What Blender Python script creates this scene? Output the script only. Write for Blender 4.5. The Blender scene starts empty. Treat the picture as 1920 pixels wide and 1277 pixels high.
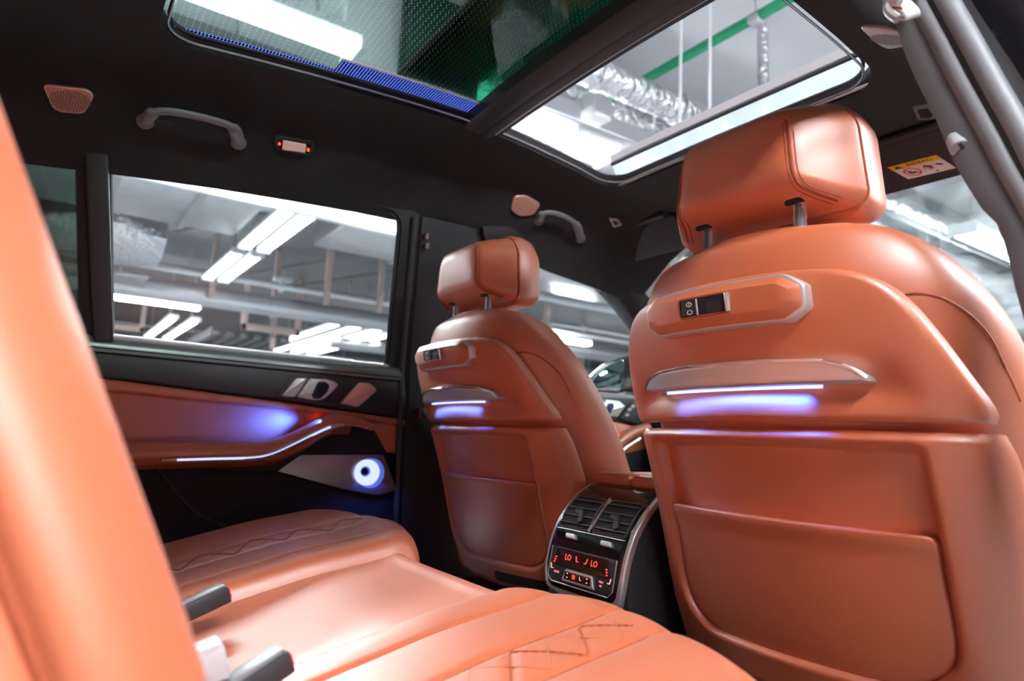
import bpy, bmesh, math, random
from mathutils import Vector, Matrix
from mathutils.bvhtree import BVHTree
random.seed(7)
C = bpy.context.scene.collection
scn = bpy.context.scene
# ------------------------------------------------------------------ camera (X forward in the car, Y to its left, Z up from the cabin floor)
CAM = Vector((-1.199, -0.921, 0.525)); YAW, PIT, ROL, FPX = 0.97562, 0.14552, 0.04567, 1280.0
fw = Vector((math.cos(YAW)*math.cos(PIT), math.sin(YAW)*math.cos(PIT), math.sin(PIT)))
rt = Vector((math.sin(YAW), -math.cos(YAW), 0)); up = rt.cross(fw)
R2 = rt*math.cos(ROL)+up*math.sin(ROL); U2 = up*math.cos(ROL)-rt*math.sin(ROL)
cam = bpy.data.objects.new('camera', bpy.data.cameras.new('camera')); C.objects.link(cam)
cam.matrix_world = Matrix(((R2.x, U2.x, -fw.x, CAM.x), (R2.y, U2.y, -fw.y, CAM.y), (R2.z, U2.z, -fw.z, CAM.z), (0, 0, 0, 1)))
cam.data.sensor_fit = 'HORIZONTAL'; cam.data.sensor_width = 36; cam.data.lens = 24; cam.data.clip_start = .01; cam.data.clip_end = 200
cam.data.dof.use_dof = True; cam.data.dof.focus_distance = 1.0; cam.data.dof.aperture_fstop = 4.0
scn.camera = cam
# world: dim, even light of the rest of the parking hall
w = bpy.data.worlds.new('world'); scn.world = w; w.use_nodes = True
w.node_tree.nodes['Background'].inputs[0].default_value = (.86, .90, 1, 1); w.node_tree.nodes['Background'].inputs[1].default_value = .22
vs = scn.view_settings; vs.view_transform = 'Standard'; vs.look = 'None'; vs.exposure = 0.9; vs.gamma = 1
LAMP = 112.0      # strength of the fluorescent tubes

def ray(px, py): return fw + R2*((px-960)/FPX) - U2*((py-638.5)/FPX)
def at(px, py, ax, v):
    d = ray(px, py); i = 'xyz'.index(ax); return CAM + d*((v-CAM[i])/d[i])

# ------------------------------------------------------------------ materials
M = {}
def mat(name, col, rough=.5, metal=0., spec=.5, coat=0., bump=None, var=None, emit=None, es=0, sheen=0, alpha=None):
    m = bpy.data.materials.new(name); m.use_nodes = True; nt = m.node_tree; b = nt.nodes['Principled BSDF']
    b.inputs['Base Color'].default_value = (*col, 1); b.inputs['Roughness'].default_value = rough; b.inputs['Metallic'].default_value = metal
    b.inputs['Specular IOR Level'].default_value = spec; b.inputs['Coat Weight'].default_value = coat; b.inputs['Coat Roughness'].default_value = .08
    if sheen: b.inputs['Sheen Weight'].default_value = sheen; b.inputs['Sheen Roughness'].default_value = .55
    if emit: b.inputs['Emission Color'].default_value = (*emit, 1); b.inputs['Emission Strength'].default_value = es
    tc = nt.nodes.new('ShaderNodeTexCoord')
    if bump:
        n = nt.nodes.new('ShaderNodeTexNoise' if len(bump) < 4 else 'ShaderNodeTexVoronoi'); n.inputs['Scale'].default_value = bump[0]
        nt.links.new(tc.outputs['Object'], n.inputs['Vector'])
        bp = nt.nodes.new('ShaderNodeBump'); bp.inputs['Strength'].default_value = bump[1]; bp.inputs['Distance'].default_value = bump[2]
        nt.links.new(n.outputs[0], bp.inputs['Height']); nt.links.new(bp.outputs['Normal'], b.inputs['Normal'])
    if var:
        n = nt.nodes.new('ShaderNodeTexNoise'); n.inputs['Scale'].default_value = var[0]; n.inputs['Detail'].default_value = 4
        nt.links.new(tc.outputs['Object'], n.inputs['Vector'])
        mx = nt.nodes.new('ShaderNodeMix'); mx.data_type = 'RGBA'
        mx.inputs[6].default_value = (*[max(0, c*(1-var[1])) for c in col], 1); mx.inputs[7].default_value = (*[c*(1+var[1]) for c in col], 1)
        nt.links.new(n.outputs[0], mx.inputs[0]); nt.links.new(mx.outputs[2], b.inputs['Base Color'])
    M[name] = m; return m
mat('leather', (.54, .112, .026), .47, spec=1.0, sheen=.10, bump=(1400, .10, .0004), var=(6, .05)).node_tree.nodes['Principled BSDF'].inputs['IOR'].default_value = 1.65
mat('leather_seam', (.30, .055, .016), .6)
mat('quilt_thread', (.40, .085, .024), .6)
mat('thread', (.62, .16, .06), .6)
mat('black_soft', (.022, .023, .026), .55, bump=(1200, .12, .0005))
mat('sill_vinyl', (.09, .092, .096), .26, spec=1.0)
mat('black_plastic', (.016, .017, .02), .5, bump=(900, .25, .0006))
mat('black_matt', (.010, .010, .012), .75)
mat('fabric', (.011, .011, .0125), .95, sheen=.04, bump=(260, .25, .001), var=(22, .35))
mat('pillar_fabric', (.10, .10, .105), .9, sheen=.3, bump=(600, .3, .001), var=(18, .25))
mat('rubber', (.03, .03, .033), .55)
mat('grey_rubber', (.20, .20, .21), .5)
mat('piano', (.006, .006, .007), .12, coat=.6)
mat('alu', (.74, .71, .70), .42, .8, bump=(700, .05, .0002))
mat('alu_dark', (.34, .31, .31), .34, 1.0)
mat('grip', (.15, .15, .155), .42)
mat('chrome', (.88, .88, .90), .14, .85)
mat('copper', (.80, .48, .40), .42, .75)
mat('copper_mesh', (.62, .33, .26), .5, .6, bump=(520, .8, .002, 1))
mat('copper_hole', (.22, .10, .08), .7)
mat('silver_mesh', (.50, .50, .52), .45, .6, bump=(520, .8, .002, 1))
mat('silver', (.55, .55, .57), .4, .7)
mat('silver_hole', (.16, .16, .17), .7)
mat('blue_light', (.1, .1, .2), .5, emit=(.28, .38, 1.0), es=1.6)
mat('blue_soft', (.05, .07, .2), .5, emit=(.07, .13, .60), es=.6)
mat('navy', (.012, .016, .06), .3)
mat('pale_panel', (.66, .71, .78), .3, coat=.4)
mat('pale_blue_light', (.2, .2, .3), .5, emit=(.46, .53, 1.0), es=.85)
mat('red_light', (.2, .01, .01), .5, emit=(1, .05, .02), es=2.0)
mat('pink_light', (.3, .05, .05), .5, emit=(1, .35, .28), es=1.0)
mat('red_plastic', (.65, .02, .03), .4)
mat('display', (.03, .006, .005), .15, coat=.5)
mat('icon', (.7, .7, .7), .5)
mat('grey_plastic', (.42, .42, .44), .45)
mat('lamp_lens', (.75, .55, .52), .35, emit=(1, .62, .58), es=.08)
mat('yellow', (.85, .50, .02), .6)
mat('paper', (.80, .78, .77), .6)
mat('sign_black', (.02, .02, .02), .6)
mat('sign_red', (.60, .03, .04), .6)
mat('car_white', (.75, .77, .80), .25, coat=.5)
mat('car_black', (.012, .012, .014), .18, coat=.8, bump=(14, .3, .02))
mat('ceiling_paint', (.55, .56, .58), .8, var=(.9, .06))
mat('concrete', (.20, .205, .215), .85, var=(1.2, .10), bump=(20, .2, .01))
mat('concrete_dark', (.19, .195, .21), .9, var=(1.0, .2))
mat('floor_paint', (.36, .37, .39), .35, var=(.8, .08))
mat('white_paint', (.78, .79, .82), .5)
mat('steel', (.58, .58, .60), .38, .8, var=(5, .12))
mat('galv', (.62, .62, .65), .35, .9, var=(8, .15), bump=(30, .3, .01))
mat('foil', (.70, .70, .73), .30, 1.0, bump=(26, .9, .03), var=(14, .2))
mat('pink_steel', (.56, .43, .40), .6, var=(4, .1))
mat('green_paint', (.01, .30, .13), .5)
mat('dark_green', (.012, .075, .05), .45, var=(4, .3))
mat('olive', (.10, .09, .05), .7, var=(5, .3))
mat('orange_paint', (.75, .12, .03), .6)
mat('tube', (1, 1, 1), .5, emit=(.93, .96, 1.0), es=LAMP)
mat('tube_dim', (1, 1, 1), .5, emit=(.93, .96, 1.0), es=3.5)

def glass(name, tint, refl=.06, dots=None, dirt=0., haze=0.):
    m = bpy.data.materials.new(name); m.use_nodes = True; nt = m.node_tree; nt.nodes.clear()
    o = nt.nodes.new('ShaderNodeOutputMaterial'); t = nt.nodes.new('ShaderNodeBsdfTransparent'); g = nt.nodes.new('ShaderNodeBsdfGlossy')
    t.inputs[0].default_value = (*tint, 1); g.inputs['Roughness'].default_value = .02
    f = nt.nodes.new('ShaderNodeLayerWeight'); f.inputs[0].default_value = .5
    pw = nt.nodes.new('ShaderNodeMath'); pw.operation = 'POWER'; pw.inputs[1].default_value = 5
    mp = nt.nodes.new('ShaderNodeMath'); mp.operation = 'MULTIPLY_ADD'; mp.inputs[1].default_value = .6; mp.inputs[2].default_value = refl*.5
    nt.links.new(f.outputs['Facing'], pw.inputs[0]); nt.links.new(pw.outputs[0], mp.inputs[0])
    mx = nt.nodes.new('ShaderNodeMixShader'); nt.links.new(mp.outputs[0], mx.inputs[0]); nt.links.new(t.outputs[0], mx.inputs[1]); nt.links.new(g.outputs[0], mx.inputs[2])
    last = mx
    tc = nt.nodes.new('ShaderNodeTexCoord')
    if dots:      # printed dot grid: (spacing, dot radius, colour)
        sp = nt.nodes.new('ShaderNodeVectorMath'); sp.operation = 'SCALE'; sp.inputs[3].default_value = 1/dots[0]
        fr = nt.nodes.new('ShaderNodeVectorMath'); fr.operation = 'FRACTION'; sb = nt.nodes.new('ShaderNodeVectorMath'); sb.operation = 'SUBTRACT'; sb.inputs[1].default_value = (.5, .5, 0)
        ml = nt.nodes.new('ShaderNodeVectorMath'); ml.operation = 'MULTIPLY'; ml.inputs[1].default_value = (1, 1, 0)
        ln = nt.nodes.new('ShaderNodeVectorMath'); ln.operation = 'LENGTH'; lt = nt.nodes.new('ShaderNodeMath'); lt.operation = 'LESS_THAN'; lt.inputs[1].default_value = dots[1]
        nt.links.new(tc.outputs['Object'], sp.inputs[0]); nt.links.new(sp.outputs[0], fr.inputs[0]); nt.links.new(fr.outputs[0], sb.inputs[0]); nt.links.new(sb.outputs[0], ml.inputs[0])
        nt.links.new(ml.outputs[0], ln.inputs[0]); nt.links.new(ln.outputs['Value'], lt.inputs[0])
        d = nt.nodes.new('ShaderNodeBsdfTranslucent'); d.inputs[0].default_value = (*dots[2], 1)
        if len(dots) > 3:
            d = nt.nodes.new('ShaderNodeEmission'); d.inputs[0].default_value = (*dots[2], 1); d.inputs[1].default_value = dots[3]
        m2 = nt.nodes.new('ShaderNodeMixShader'); nt.links.new(lt.outputs[0], m2.inputs[0]); nt.links.new(last.outputs[0], m2.inputs[1]); nt.links.new(d.outputs[0], m2.inputs[2]); last = m2
    if dirt:
        n = nt.nodes.new('ShaderNodeTexNoise'); n.inputs['Scale'].default_value = 9; n.inputs['Detail'].default_value = 8
        cr = nt.nodes.new('ShaderNodeMapRange'); cr.inputs[1].default_value = .4; cr.inputs[2].default_value = .75; cr.inputs[4].default_value = dirt
        nt.links.new(tc.outputs['Object'], n.inputs['Vector']); nt.links.new(n.outputs[0], cr.inputs[0])
        d = nt.nodes.new('ShaderNodeBsdfTranslucent'); d.inputs[0].default_value = (.8, .82, .85, 1)
        m2 = nt.nodes.new('ShaderNodeMixShader'); nt.links.new(cr.outputs[0], m2.inputs[0]); nt.links.new(last.outputs[0], m2.inputs[1]); nt.links.new(d.outputs[0], m2.inputs[2]); last = m2
    if haze:
        d = nt.nodes.new('ShaderNodeBsdfTranslucent'); d.inputs[0].default_value = (.85, .9, .95, 1)
        m2 = nt.nodes.new('ShaderNodeMixShader'); m2.inputs[0].default_value = haze; nt.links.new(last.outputs[0], m2.inputs[1]); nt.links.new(d.outputs[0], m2.inputs[2]); last = m2
    nt.links.new(last.outputs[0], o.inputs[0]); M[name] = m
glass('window_glass', (.93, .96, .95))
glass('privacy_glass', (.35, .42, .38))
glass('windscreen_glass', (.86, .92, .90), dirt=.35)
glass('roof_glass', (.58, .66, .63), .05, dots=(.011, .06, (.7, .74, .7)))
glass('green_glass', (.10, .34, .25), .05)
glass('pale_glass', (.85, .90, .93), .07, haze=.35)
glass('frit', (.006, .008, .03), .04, dots=(.0062, .26, (.12, .2, .95), 1.2))
mat('mirror_glass', (.42, .62, .64), .03, 1.0)

# ------------------------------------------------------------------ mesh helpers
WL = {None: Vector((0, 0, 0))}
def mesh(name, verts, faces, m, parent=None, sharp=35, loc=None, recalc=True):
    """one mesh object from world-space verts; its origin is its parent's origin, or loc"""
    o0 = WL[parent] if loc is None else Vector(loc)
    me = bpy.data.meshes.new(name); me.from_pydata([Vector(v)-o0 for v in verts], [], faces)
    if recalc:
        bm = bmesh.new(); bm.from_mesh(me); bmesh.ops.remove_doubles(bm, verts=bm.verts, dist=1e-6); bmesh.ops.recalc_face_normals(bm, faces=bm.faces); bm.to_mesh(me); bm.free()
    me.shade_smooth(); me.set_sharp_from_angle(angle=math.radians(sharp))
    me.materials.append(M[m]); o = bpy.data.objects.new(name, me); C.objects.link(o)
    if parent: o.parent = parent
    o.location = o0 - WL[parent]; WL[o] = Vector(o0); return o
def thing(name, label, cat, loc, group=None):
    o = bpy.data.objects.new(name, None); C.objects.link(o); o.location = loc; o.empty_display_size = .05
    WL[o] = Vector(loc); return tag(o, label, cat, group)
def tag(o, label, cat, group=None):
    o['label'] = label; o['category'] = cat
    if group: o['group'] = group
    return o
def struct(o, label):
    o['kind'] = 'structure'; o['label'] = label; return o
def joinm(*ms):
    V, F = [], []
    for v, f in ms:
        n = len(V); V += v; F += [tuple(i+n for i in q) for q in f]
    return V, F
def catmull(pts, n=8, closed=False):
    P = [Vector(p) for p in pts]; L = len(P); out = []
    for i in range(L if closed else L-1):
        p1, p2 = P[i], P[(i+1) % L]
        p0 = P[i-1] if (closed or i > 0) else p1*2-p2; p3 = P[(i+2) % L] if (closed or i+2 < L) else p2*2-p1
        for k in range(n):
            t = k/n; out.append(((p1*2)+(p2-p0)*t+(p0*2-p1*5+p2*4-p3)*t*t+(p1*3-p0-p2*3+p3)*t**3)*.5)
    if not closed: out.append(P[-1])
    return out
def fillet(pts, r, n=5):
    P = [Vector(p) for p in pts]; out = []; L = len(P)
    rs = r if isinstance(r, (list, tuple)) else [r]*L
    for i in range(L):
        a, b, c = P[i-1], P[i], P[(i+1) % L]; da, dc = a-b, c-b
        ra = min(rs[i], da.length*.48, dc.length*.48)
        if ra < 1e-6: out.append(b); continue
        p, q = b+da.normalized()*ra, b+dc.normalized()*ra
        for k in range(n+1):
            t = k/n; out.append(p*(1-t)**2+b*2*t*(1-t)+q*t*t)
    return out
def resample(P, n, closed=True):
    P = [Vector(p) for p in P]; Q = P+[P[0]] if closed else P
    d = [0]
    for i in range(1, len(Q)): d.append(d[-1]+(Q[i]-Q[i-1]).length)
    out = []; j = 0; m = n if closed else n-1
    for k in range(n):
        s = d[-1]*k/m
        while j < len(Q)-2 and d[j+1] < s: j += 1
        l = d[j+1]-d[j]; out.append(Q[j].lerp(Q[j+1], 0 if l < 1e-9 else (s-d[j])/l))
    return out
def inset(P, r):
    L = len(P); A = sum(P[i].x*P[(i+1) % L].y-P[(i+1) % L].x*P[i].y for i in range(L)); s = 1 if A > 0 else -1; out = []
    for i in range(L):
        e1 = P[i]-P[i-1]; e2 = P[(i+1) % L]-P[i]
        n1 = Vector((-e1.y, e1.x)).normalized()*s if e1.length > 1e-9 else Vector((0, 0)); n2 = Vector((-e2.y, e2.x)).normalized()*s if e2.length > 1e-9 else n1
        n = n1+n2; l = n.length
        if l < 1e-6: out.append(P[i]); continue
        n /= l; out.append(P[i]+n*min(r/max(n.dot(n2), .4), r*1.8))
    return out
def panelm(out, f, H=.01, r=.004, D=.01, K=1, seg=3, cap=True):
    """a raised panel: outline (a,b) carried by f(a,b,h); edge rounded by r, K rings towards its middle"""
    P = [Vector((p[0], p[1])) for p in out]; n = len(P); rings = [(P, -D), (P, H-r)]
    for i in range(1, seg+1):
        a = math.pi/2*i/seg; rings.append((inset(P, r*(1-math.cos(a))), H-r+r*math.sin(a)))
    base = rings[-1][0]; c = sum(base, Vector((0, 0)))/n
    for k in range(1, K): t = k/K; rings.append(([q.lerp(c, t) for q in base], H))
    V = []; F = []
    for Q, h in rings: V += [f(q.x, q.y, h) for q in Q]
    for k in range(len(rings)-1):
        for i in range(n): j = (i+1) % n; F.append((k*n+i, k*n+j, (k+1)*n+j, (k+1)*n+i))
    if K > 1:
        V.append(f(c.x, c.y, H)); ci = len(V)-1; b = (len(rings)-1)*n
        F += [(b+i, b+(i+1) % n, ci) for i in range(n)]
    else: b = (len(rings)-1)*n; F.append(tuple(range(b, b+n)))
    if cap: F.append(tuple(range(n))[::-1])
    return V, F
def tubem(path, r, n=8, closed=False, cap=True, sq=None):
    P = [Vector(p) for p in path]; L = len(P); V = []; F = []
    T = [((P[(i+1) % L]-P[i-1]) if closed else (P[min(i+1, L-1)]-P[max(i-1, 0)])).normalized() for i in range(L)]
    N = T[0].orthogonal().normalized() if abs(T[0].z) > .9 else T[0].cross(Vector((0, 0, 1))).normalized()
    for i in range(L):
        N = (N-T[i]*N.dot(T[i])).normalized(); B = T[i].cross(N); ri = r[i] if isinstance(r, (list, tuple)) else r
        for k in range(n):
            a = 2*math.pi*k/n
            V.append(P[i]+N*math.cos(a)*ri+B*math.sin(a)*(ri*sq if sq else ri))
    for i in range(L if closed else L-1):
        j = (i+1) % L
        for k in range(n): F.append((i*n+k, i*n+(k+1) % n, j*n+(k+1) % n, j*n+k))
    if not closed and cap: F += [tuple(range(n))[::-1], tuple(range((L-1)*n, L*n))]
    return V, F
def loftm(rings, cap=True):
    n = len(rings[0]); V = [Vector(p) for r in rings for p in r]; F = []
    for k in range(len(rings)-1):
        for i in range(n): j = (i+1) % n; F.append((k*n+i, k*n+j, (k+1)*n+j, (k+1)*n+i))
    if cap: F += [tuple(range(n))[::-1], tuple(range((len(rings)-1)*n, len(rings)*n))]
    return V, F
def boxm(lo, hi, r=0.0, seg=2):
    lo, hi = Vector(lo), Vector(hi)
    bm = bmesh.new(); bmesh.ops.create_cube(bm, size=1)
    for v in bm.verts: v.co = Vector([lo[i]+(hi[i]-lo[i])*(v.co[i]+.5) for i in range(3)])
    if r: bmesh.ops.bevel(bm, geom=bm.edges[:], offset=r, segments=seg, affect='EDGES', profile=.5)
    bm.verts.index_update(); V = [v.co.copy() for v in bm.verts]; F = [tuple(v.index for v in f.verts) for f in bm.faces]; bm.free(); return V, F
def gridm(nu, nv, f, thick=None):
    V = [f(i/(nu-1), j/(nv-1)) for i in range(nu) for j in range(nv)]
    F = [(i*nv+j, (i+1)*nv+j, (i+1)*nv+j+1, i*nv+j+1) for i in range(nu-1) for j in range(nv-1)]
    if thick is not None:
        n = len(V); V = V+[v+Vector(thick) for v in V]; F = F+[tuple(k+n for k in reversed(q)) for q in F]
        rim = [(i, 0) for i in range(nu)]+[(nu-1, j) for j in range(1, nv)]+[(i, nv-1) for i in range(nu-2, -1, -1)]+[(0, j) for j in range(nv-2, 0, -1)]
        ids = [i*nv+j for i, j in rim]; L = len(ids)
        F += [(ids[k], ids[k]+n, ids[(k+1) % L]+n, ids[(k+1) % L]) for k in range(L)]
    return V, F
def sst(a, b, x):
    t = max(0, min(1, (x-a)/(b-a))); return t*t*(3-2*t)
def lerp1(tab, x):
    if x <= tab[0][0]: return tab[0][1]
    for (a, u), (b, v) in zip(tab, tab[1:]):
        if x <= b: return u+(v-u)*(x-a)/(b-a)
    return tab[-1][1]
def cub(tab, x):     # smooth table
    if x <= tab[0][0]: return tab[0][1]
    if x >= tab[-1][0]: return tab[-1][1]
    for i in range(len(tab)-1):
        if x <= tab[i+1][0]:
            (x1, y1), (x2, y2) = tab[i], tab[i+1]
            m1 = (y2-tab[i-1][1])/(x2-tab[i-1][0]) if i > 0 else (y2-y1)/(x2-x1)
            m2 = (tab[i+2][1]-y1)/(tab[i+2][0]-x1) if i+2 < len(tab) else (y2-y1)/(x2-x1)
            h = x2-x1; t = (x-x1)/h
            return (2*t**3-3*t*t+1)*y1+(t**3-2*t*t+t)*h*m1+(-2*t**3+3*t*t)*y2+(t**3-t*t)*h*m2
def textm(s, size):
    cu = bpy.data.curves.new('t', 'FONT'); cu.body = s; cu.size = size; cu.align_x = 'CENTER'; cu.align_y = 'CENTER'; cu.extrude = .00015; cu.resolution_u = 3
    o = bpy.data.objects.new('t', cu); C.objects.link(o); dg = bpy.context.evaluated_depsgraph_get(); me = o.evaluated_get(dg).to_mesh()
    V = [v.co.copy() for v in me.vertices]; F = [tuple(p.vertices) for p in me.polygons]
    o.evaluated_get(dg).to_mesh_clear(); bpy.data.objects.remove(o); bpy.data.curves.remove(cu); return V, F
def arealight(name, loc, dirv, sx, sy, power, col, parent=None, spread=180):
    l = bpy.data.lights.new(name, 'AREA'); l.shape = 'RECTANGLE'; l.size = sx; l.size_y = sy; l.energy = power; l.color = col; l.spread = math.radians(spread)
    o = bpy.data.objects.new(name, l); C.objects.link(o); o.rotation_euler = Vector(dirv).to_track_quat('-Z', 'Y').to_euler()
    if parent: o.parent = parent
    o.location = Vector(loc)-WL[parent]; return o
# ------------------------------------------------------------------ surfaces of the cabin
ZC = [(-1.9, 1.08), (-1.5, 1.135), (-1.1, 1.185), (-.75, 1.213), (-.44, 1.223), (-.2, 1.203), (-.04, 1.178), (.1, 1.163), (.32, 1.135)]
PR = [(0, .006), (.30, .003), (.36, 0), (.42, -.014), (.47, -.040), (.52, -.078), (.57, -.118), (.62, -.165)]
def roofz(x, y): return cub(ZC, x)+cub(PR, abs(y))
def liner(px, py):
    d = ray(px, py); t = .4
    while t < 4:
        p = CAM+d*t
        if p.z > roofz(p.x, p.y): break
        t += .003
    return p
def lnorm(p):
    e = .01; return Vector(((roofz(p.x+e, p.y)-roofz(p.x-e, p.y))/(2*e), (roofz(p.x, p.y+e)-roofz(p.x, p.y-e))/(2*e), -1)).normalized()
def ywall(z): return .72 if z < .70 else .72-.314*(z-.70)
def wp(px, py, h=0.):
    d = ray(px, py); p = CAM+d*((.72-h-CAM.y)/d.y)
    if p.z > .70:
        k = .314; p = CAM+d*((.72-h+k*.70-CAM.y-k*CAM.z)/(d.y+k*d.z))
    return p
def plate(pts, nrm, H=.006, r=.002, D=.004, fr=0., K=1, fn=4, seg=3):
    """a raised plate over a planar outline of 3-D points, extruded along nrm"""
    P = [Vector(p) for p in pts]; o = sum(P, Vector())/len(P); n = Vector(nrm).normalized()
    A = (P[1]-P[0]); A = (A-n*A.dot(n)).normalized(); B = n.cross(A)
    q = [Vector(((p-o).dot(A), (p-o).dot(B))) for p in P]
    if fr: q = fillet(q, fr, fn)
    return panelm(q, lambda a, b, h: o+A*a+B*b+n*h, H, r, D, K, seg)
NY = Vector((0, -1, 0))
NW = Vector((0, -1, -.314)).normalized()

# ------------------------------------------------------------------ roof lining with the sunroof opening
def rrect(x0, x1, y0, y1, r, n=10, m=14):
    out = []
    cs = [(x1-r, y1-r, 0), (x0+r, y1-r, 90), (x0+r, y0+r, 180), (x1-r, y0+r, 270)]
    for cx, cy, a in cs:
        out += [Vector((cx+r*math.cos(math.radians(a+90*k/n)), cy+r*math.sin(math.radians(a+90*k/n)))) for k in range(n+1)]
    res = []
    for i in range(len(out)):
        a, b = out[i], out[(i+1) % len(out)]
        if (b-a).length > .05: res += [a.lerp(b, k/m) for k in range(m)]
        else: res.append(a)
    return res
OX0, OX1, OY = -1.115, -.040, .352
inn = rrect(OX0, OX1, -OY, OY, .07); otr = rrect(-1.9, .32, -.62, .62, .05)
rings = []
for h, off in ((.030, -.012), (.015, -.010), (.004, -.006), (0, 0)):
    q = inset(inn, -off) if off else inn
    rings.append([Vector((p.x, p.y, roofz(p.x, p.y)+h)) for p in (inn if off == 0 else inset(inn, -(.012+off)))])
K = 16
for k in range(1, K+1):
    t = k/K; rings.append([Vector((*(a.lerp(b, t)), 0)) for a, b in zip(inn, otr)])
    rings[-1] = [Vector((p.x, p.y, roofz(p.x, p.y))) for p in rings[-1]]
ceil = struct(mesh('ceiling', *loftm(rings, cap=False), 'fabric', sharp=60), 'black fabric roof lining of the car around the sunroof opening')
lip = inset(inn, .012)
for dz, rr, mm, nm in ((.020, .003, 'rubber', 'seal'), (.004, .0022, 'alu_dark', 'lip')):
    mesh(nm, *tubem([Vector((p.x, p.y, roofz(p.x, p.y)+dz)) for p in lip], rr, 8, closed=True), mm, ceil)
# outer roof skin above the lining
ring2 = []; inn_r = rrect(OX0, OX1+.05, -OY, OY, .07)
o2 = rrect(-1.95, .36, -.66, .66, .08)
for t in (0, .1, .35, .7, 1):
    ring2.append([Vector((a.x+(b.x-a.x)*t, a.y+(b.y-a.y)*t, 0)) for a, b in zip(inn_r, o2)])
    ring2[-1] = [Vector((p.x, p.y, roofz(p.x, p.y)+.034-(.0 if t < 1 else .02))) for p in ring2[-1]]
struct(mesh('roof', *loftm(ring2, cap=False), 'car_white'), 'white painted outer roof skin of the car')
# fixed rear roof glass, its lit blue dot border, the front pane slid back over it
def rg(x, y, dz): return Vector((x, y, cub(ZC, x)+.004+dz+.01*(1-(y/.35)**2)))
g = struct(mesh('window_1', *gridm(20, 14, lambda u, v: rg(-1.112+u*.645, -.345+v*.69, .026), (0, 0, .004)), 'roof_glass'), 'rear panoramic roof glass printed with a fine grid of white dots')
mesh('lit_border', *gridm(12, 3, lambda u, v: rg(-.80+u*.325, .300+v*.045, .0235), (0, 0, .001)), 'frit', g)
mesh('lit_border', *gridm(12, 3, lambda u, v: rg(-1.108+u*.31, .338+v*.007, .0235), (0, 0, .001)), 'frit', g)
mesh('lit_border', *gridm(12, 3, lambda u, v: rg(-1.108+u*.63, -.345+v*.03, .0235), (0, 0, .001)), 'frit', g)
mesh('glass_edge', *gridm(14, 2, lambda u, v: rg(-.80+u*.325, .293+v*.006, .0230), (0, 0, .001)), 'paper', g)
gp = struct(mesh('window_2', *gridm(12, 12, lambda u, v: rg(-.665+u*.22, -.34+v*.68, .048), (0, 0, .005)), 'green_glass'), 'dark green tinted sliding roof pane parked over the rear roof glass')
mesh('pane_frame', *joinm(tubem([rg(-.667, -.34+.68*k/12, .050) for k in range(13)], .006, 6)), 'rubber', gp)
# cross bar between the two roof panes
cb = struct(mesh('trim_1', *loftm([[Vector((x, y, cub(ZC, x)+dz+.012*(1-(y/.36)**2))) for x, dz in ((-.490, .03), (-.488, .004), (-.478, -.004), (-.455, -.008), (-.447, -.008), (-.447, .03))] for y in [(-.36+.72*k/20) for k in range(21)]]), 'black_soft'), 'black cross bar between the rear roof glass and the sunroof opening')
mesh('rail', *loftm([[Vector((x, y, cub(ZC, x)+dz+.012*(1-(y/.36)**2))) for x, dz in ((-.444, .03), (-.444, -.006), (-.436, -.009), (-.418, -.006), (-.412, .000), (-.412, .03))] for y in [(-.36+.72*k/20) for k in range(21)]]), 'rubber', cb)
mesh('rail', *loftm([[Vector((x, y, cub(ZC, x)+dz+.012*(1-(y/.36)**2))) for x, dz in ((-.409, .035), (-.409, .000), (-.398, .002), (-.388, .012), (-.384, .035))] for y in [(-.36+.72*k/20) for k in range(21)]]), 'black_soft', cb)
mesh('bright_strip', *tubem([Vector((-.4105, y, cub(ZC, -.41)+.001+.012*(1-(y/.36)**2))) for y in [(-.35+.70*k/20) for k in range(21)]], .0016, 6), 'alu', cb)
# front edge of the opening: pale wind deflector, black seal, white roof flange
def fr(y, x, z): return Vector((x-.10*(y/.36)**2*.12, y, z+.010*(1-(y/.36)**2)))
wd = struct(mesh('window_3', *gridm(24, 4, lambda u, v: fr(-.335+.67*u, -.020-.030*v, 1.192+.046*v), (.004, 0, .002)), 'pale_glass'), 'pale wind deflector strip along the front edge of the sunroof opening')
mesh('seal', *tubem([fr(-.335+.67*k/24, -.053, 1.240) for k in range(25)], .0045, 8), 'rubber', wd)
mesh('flange', *loftm([[fr(-.335+.67*k/24, x, z) for x, z in ((-.056, 1.246), (-.060, 1.262), (-.045, 1.264), (-.045, 1.246))] for k in range(25)]), 'car_white', wd)
mesh('sill_strip', *tubem([fr(-.330+.66*k/24, -.032, 1.186) for k in range(25)], .004, 8), 'alu', wd)
# ------------------------------------------------------------------ cabin floor
fl = struct(mesh('floor', *boxm((-1.7, -.74, -.03), (1.0, .74, .0), .005), 'black_matt'), 'black carpeted cabin floor')
mesh('tunnel', *boxm((-1.2, -.12, 0), (.6, .12, .16), .03), 'black_matt', fl)
mesh('sill', *boxm((-1.25, -.78, -.06), (-.40, -.70, .08), .015), 'grey_rubber', fl)
mesh('sill', *boxm((-1.25, .70, -.06), (.7, .80, .10), .015), 'black_matt', fl)

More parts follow.
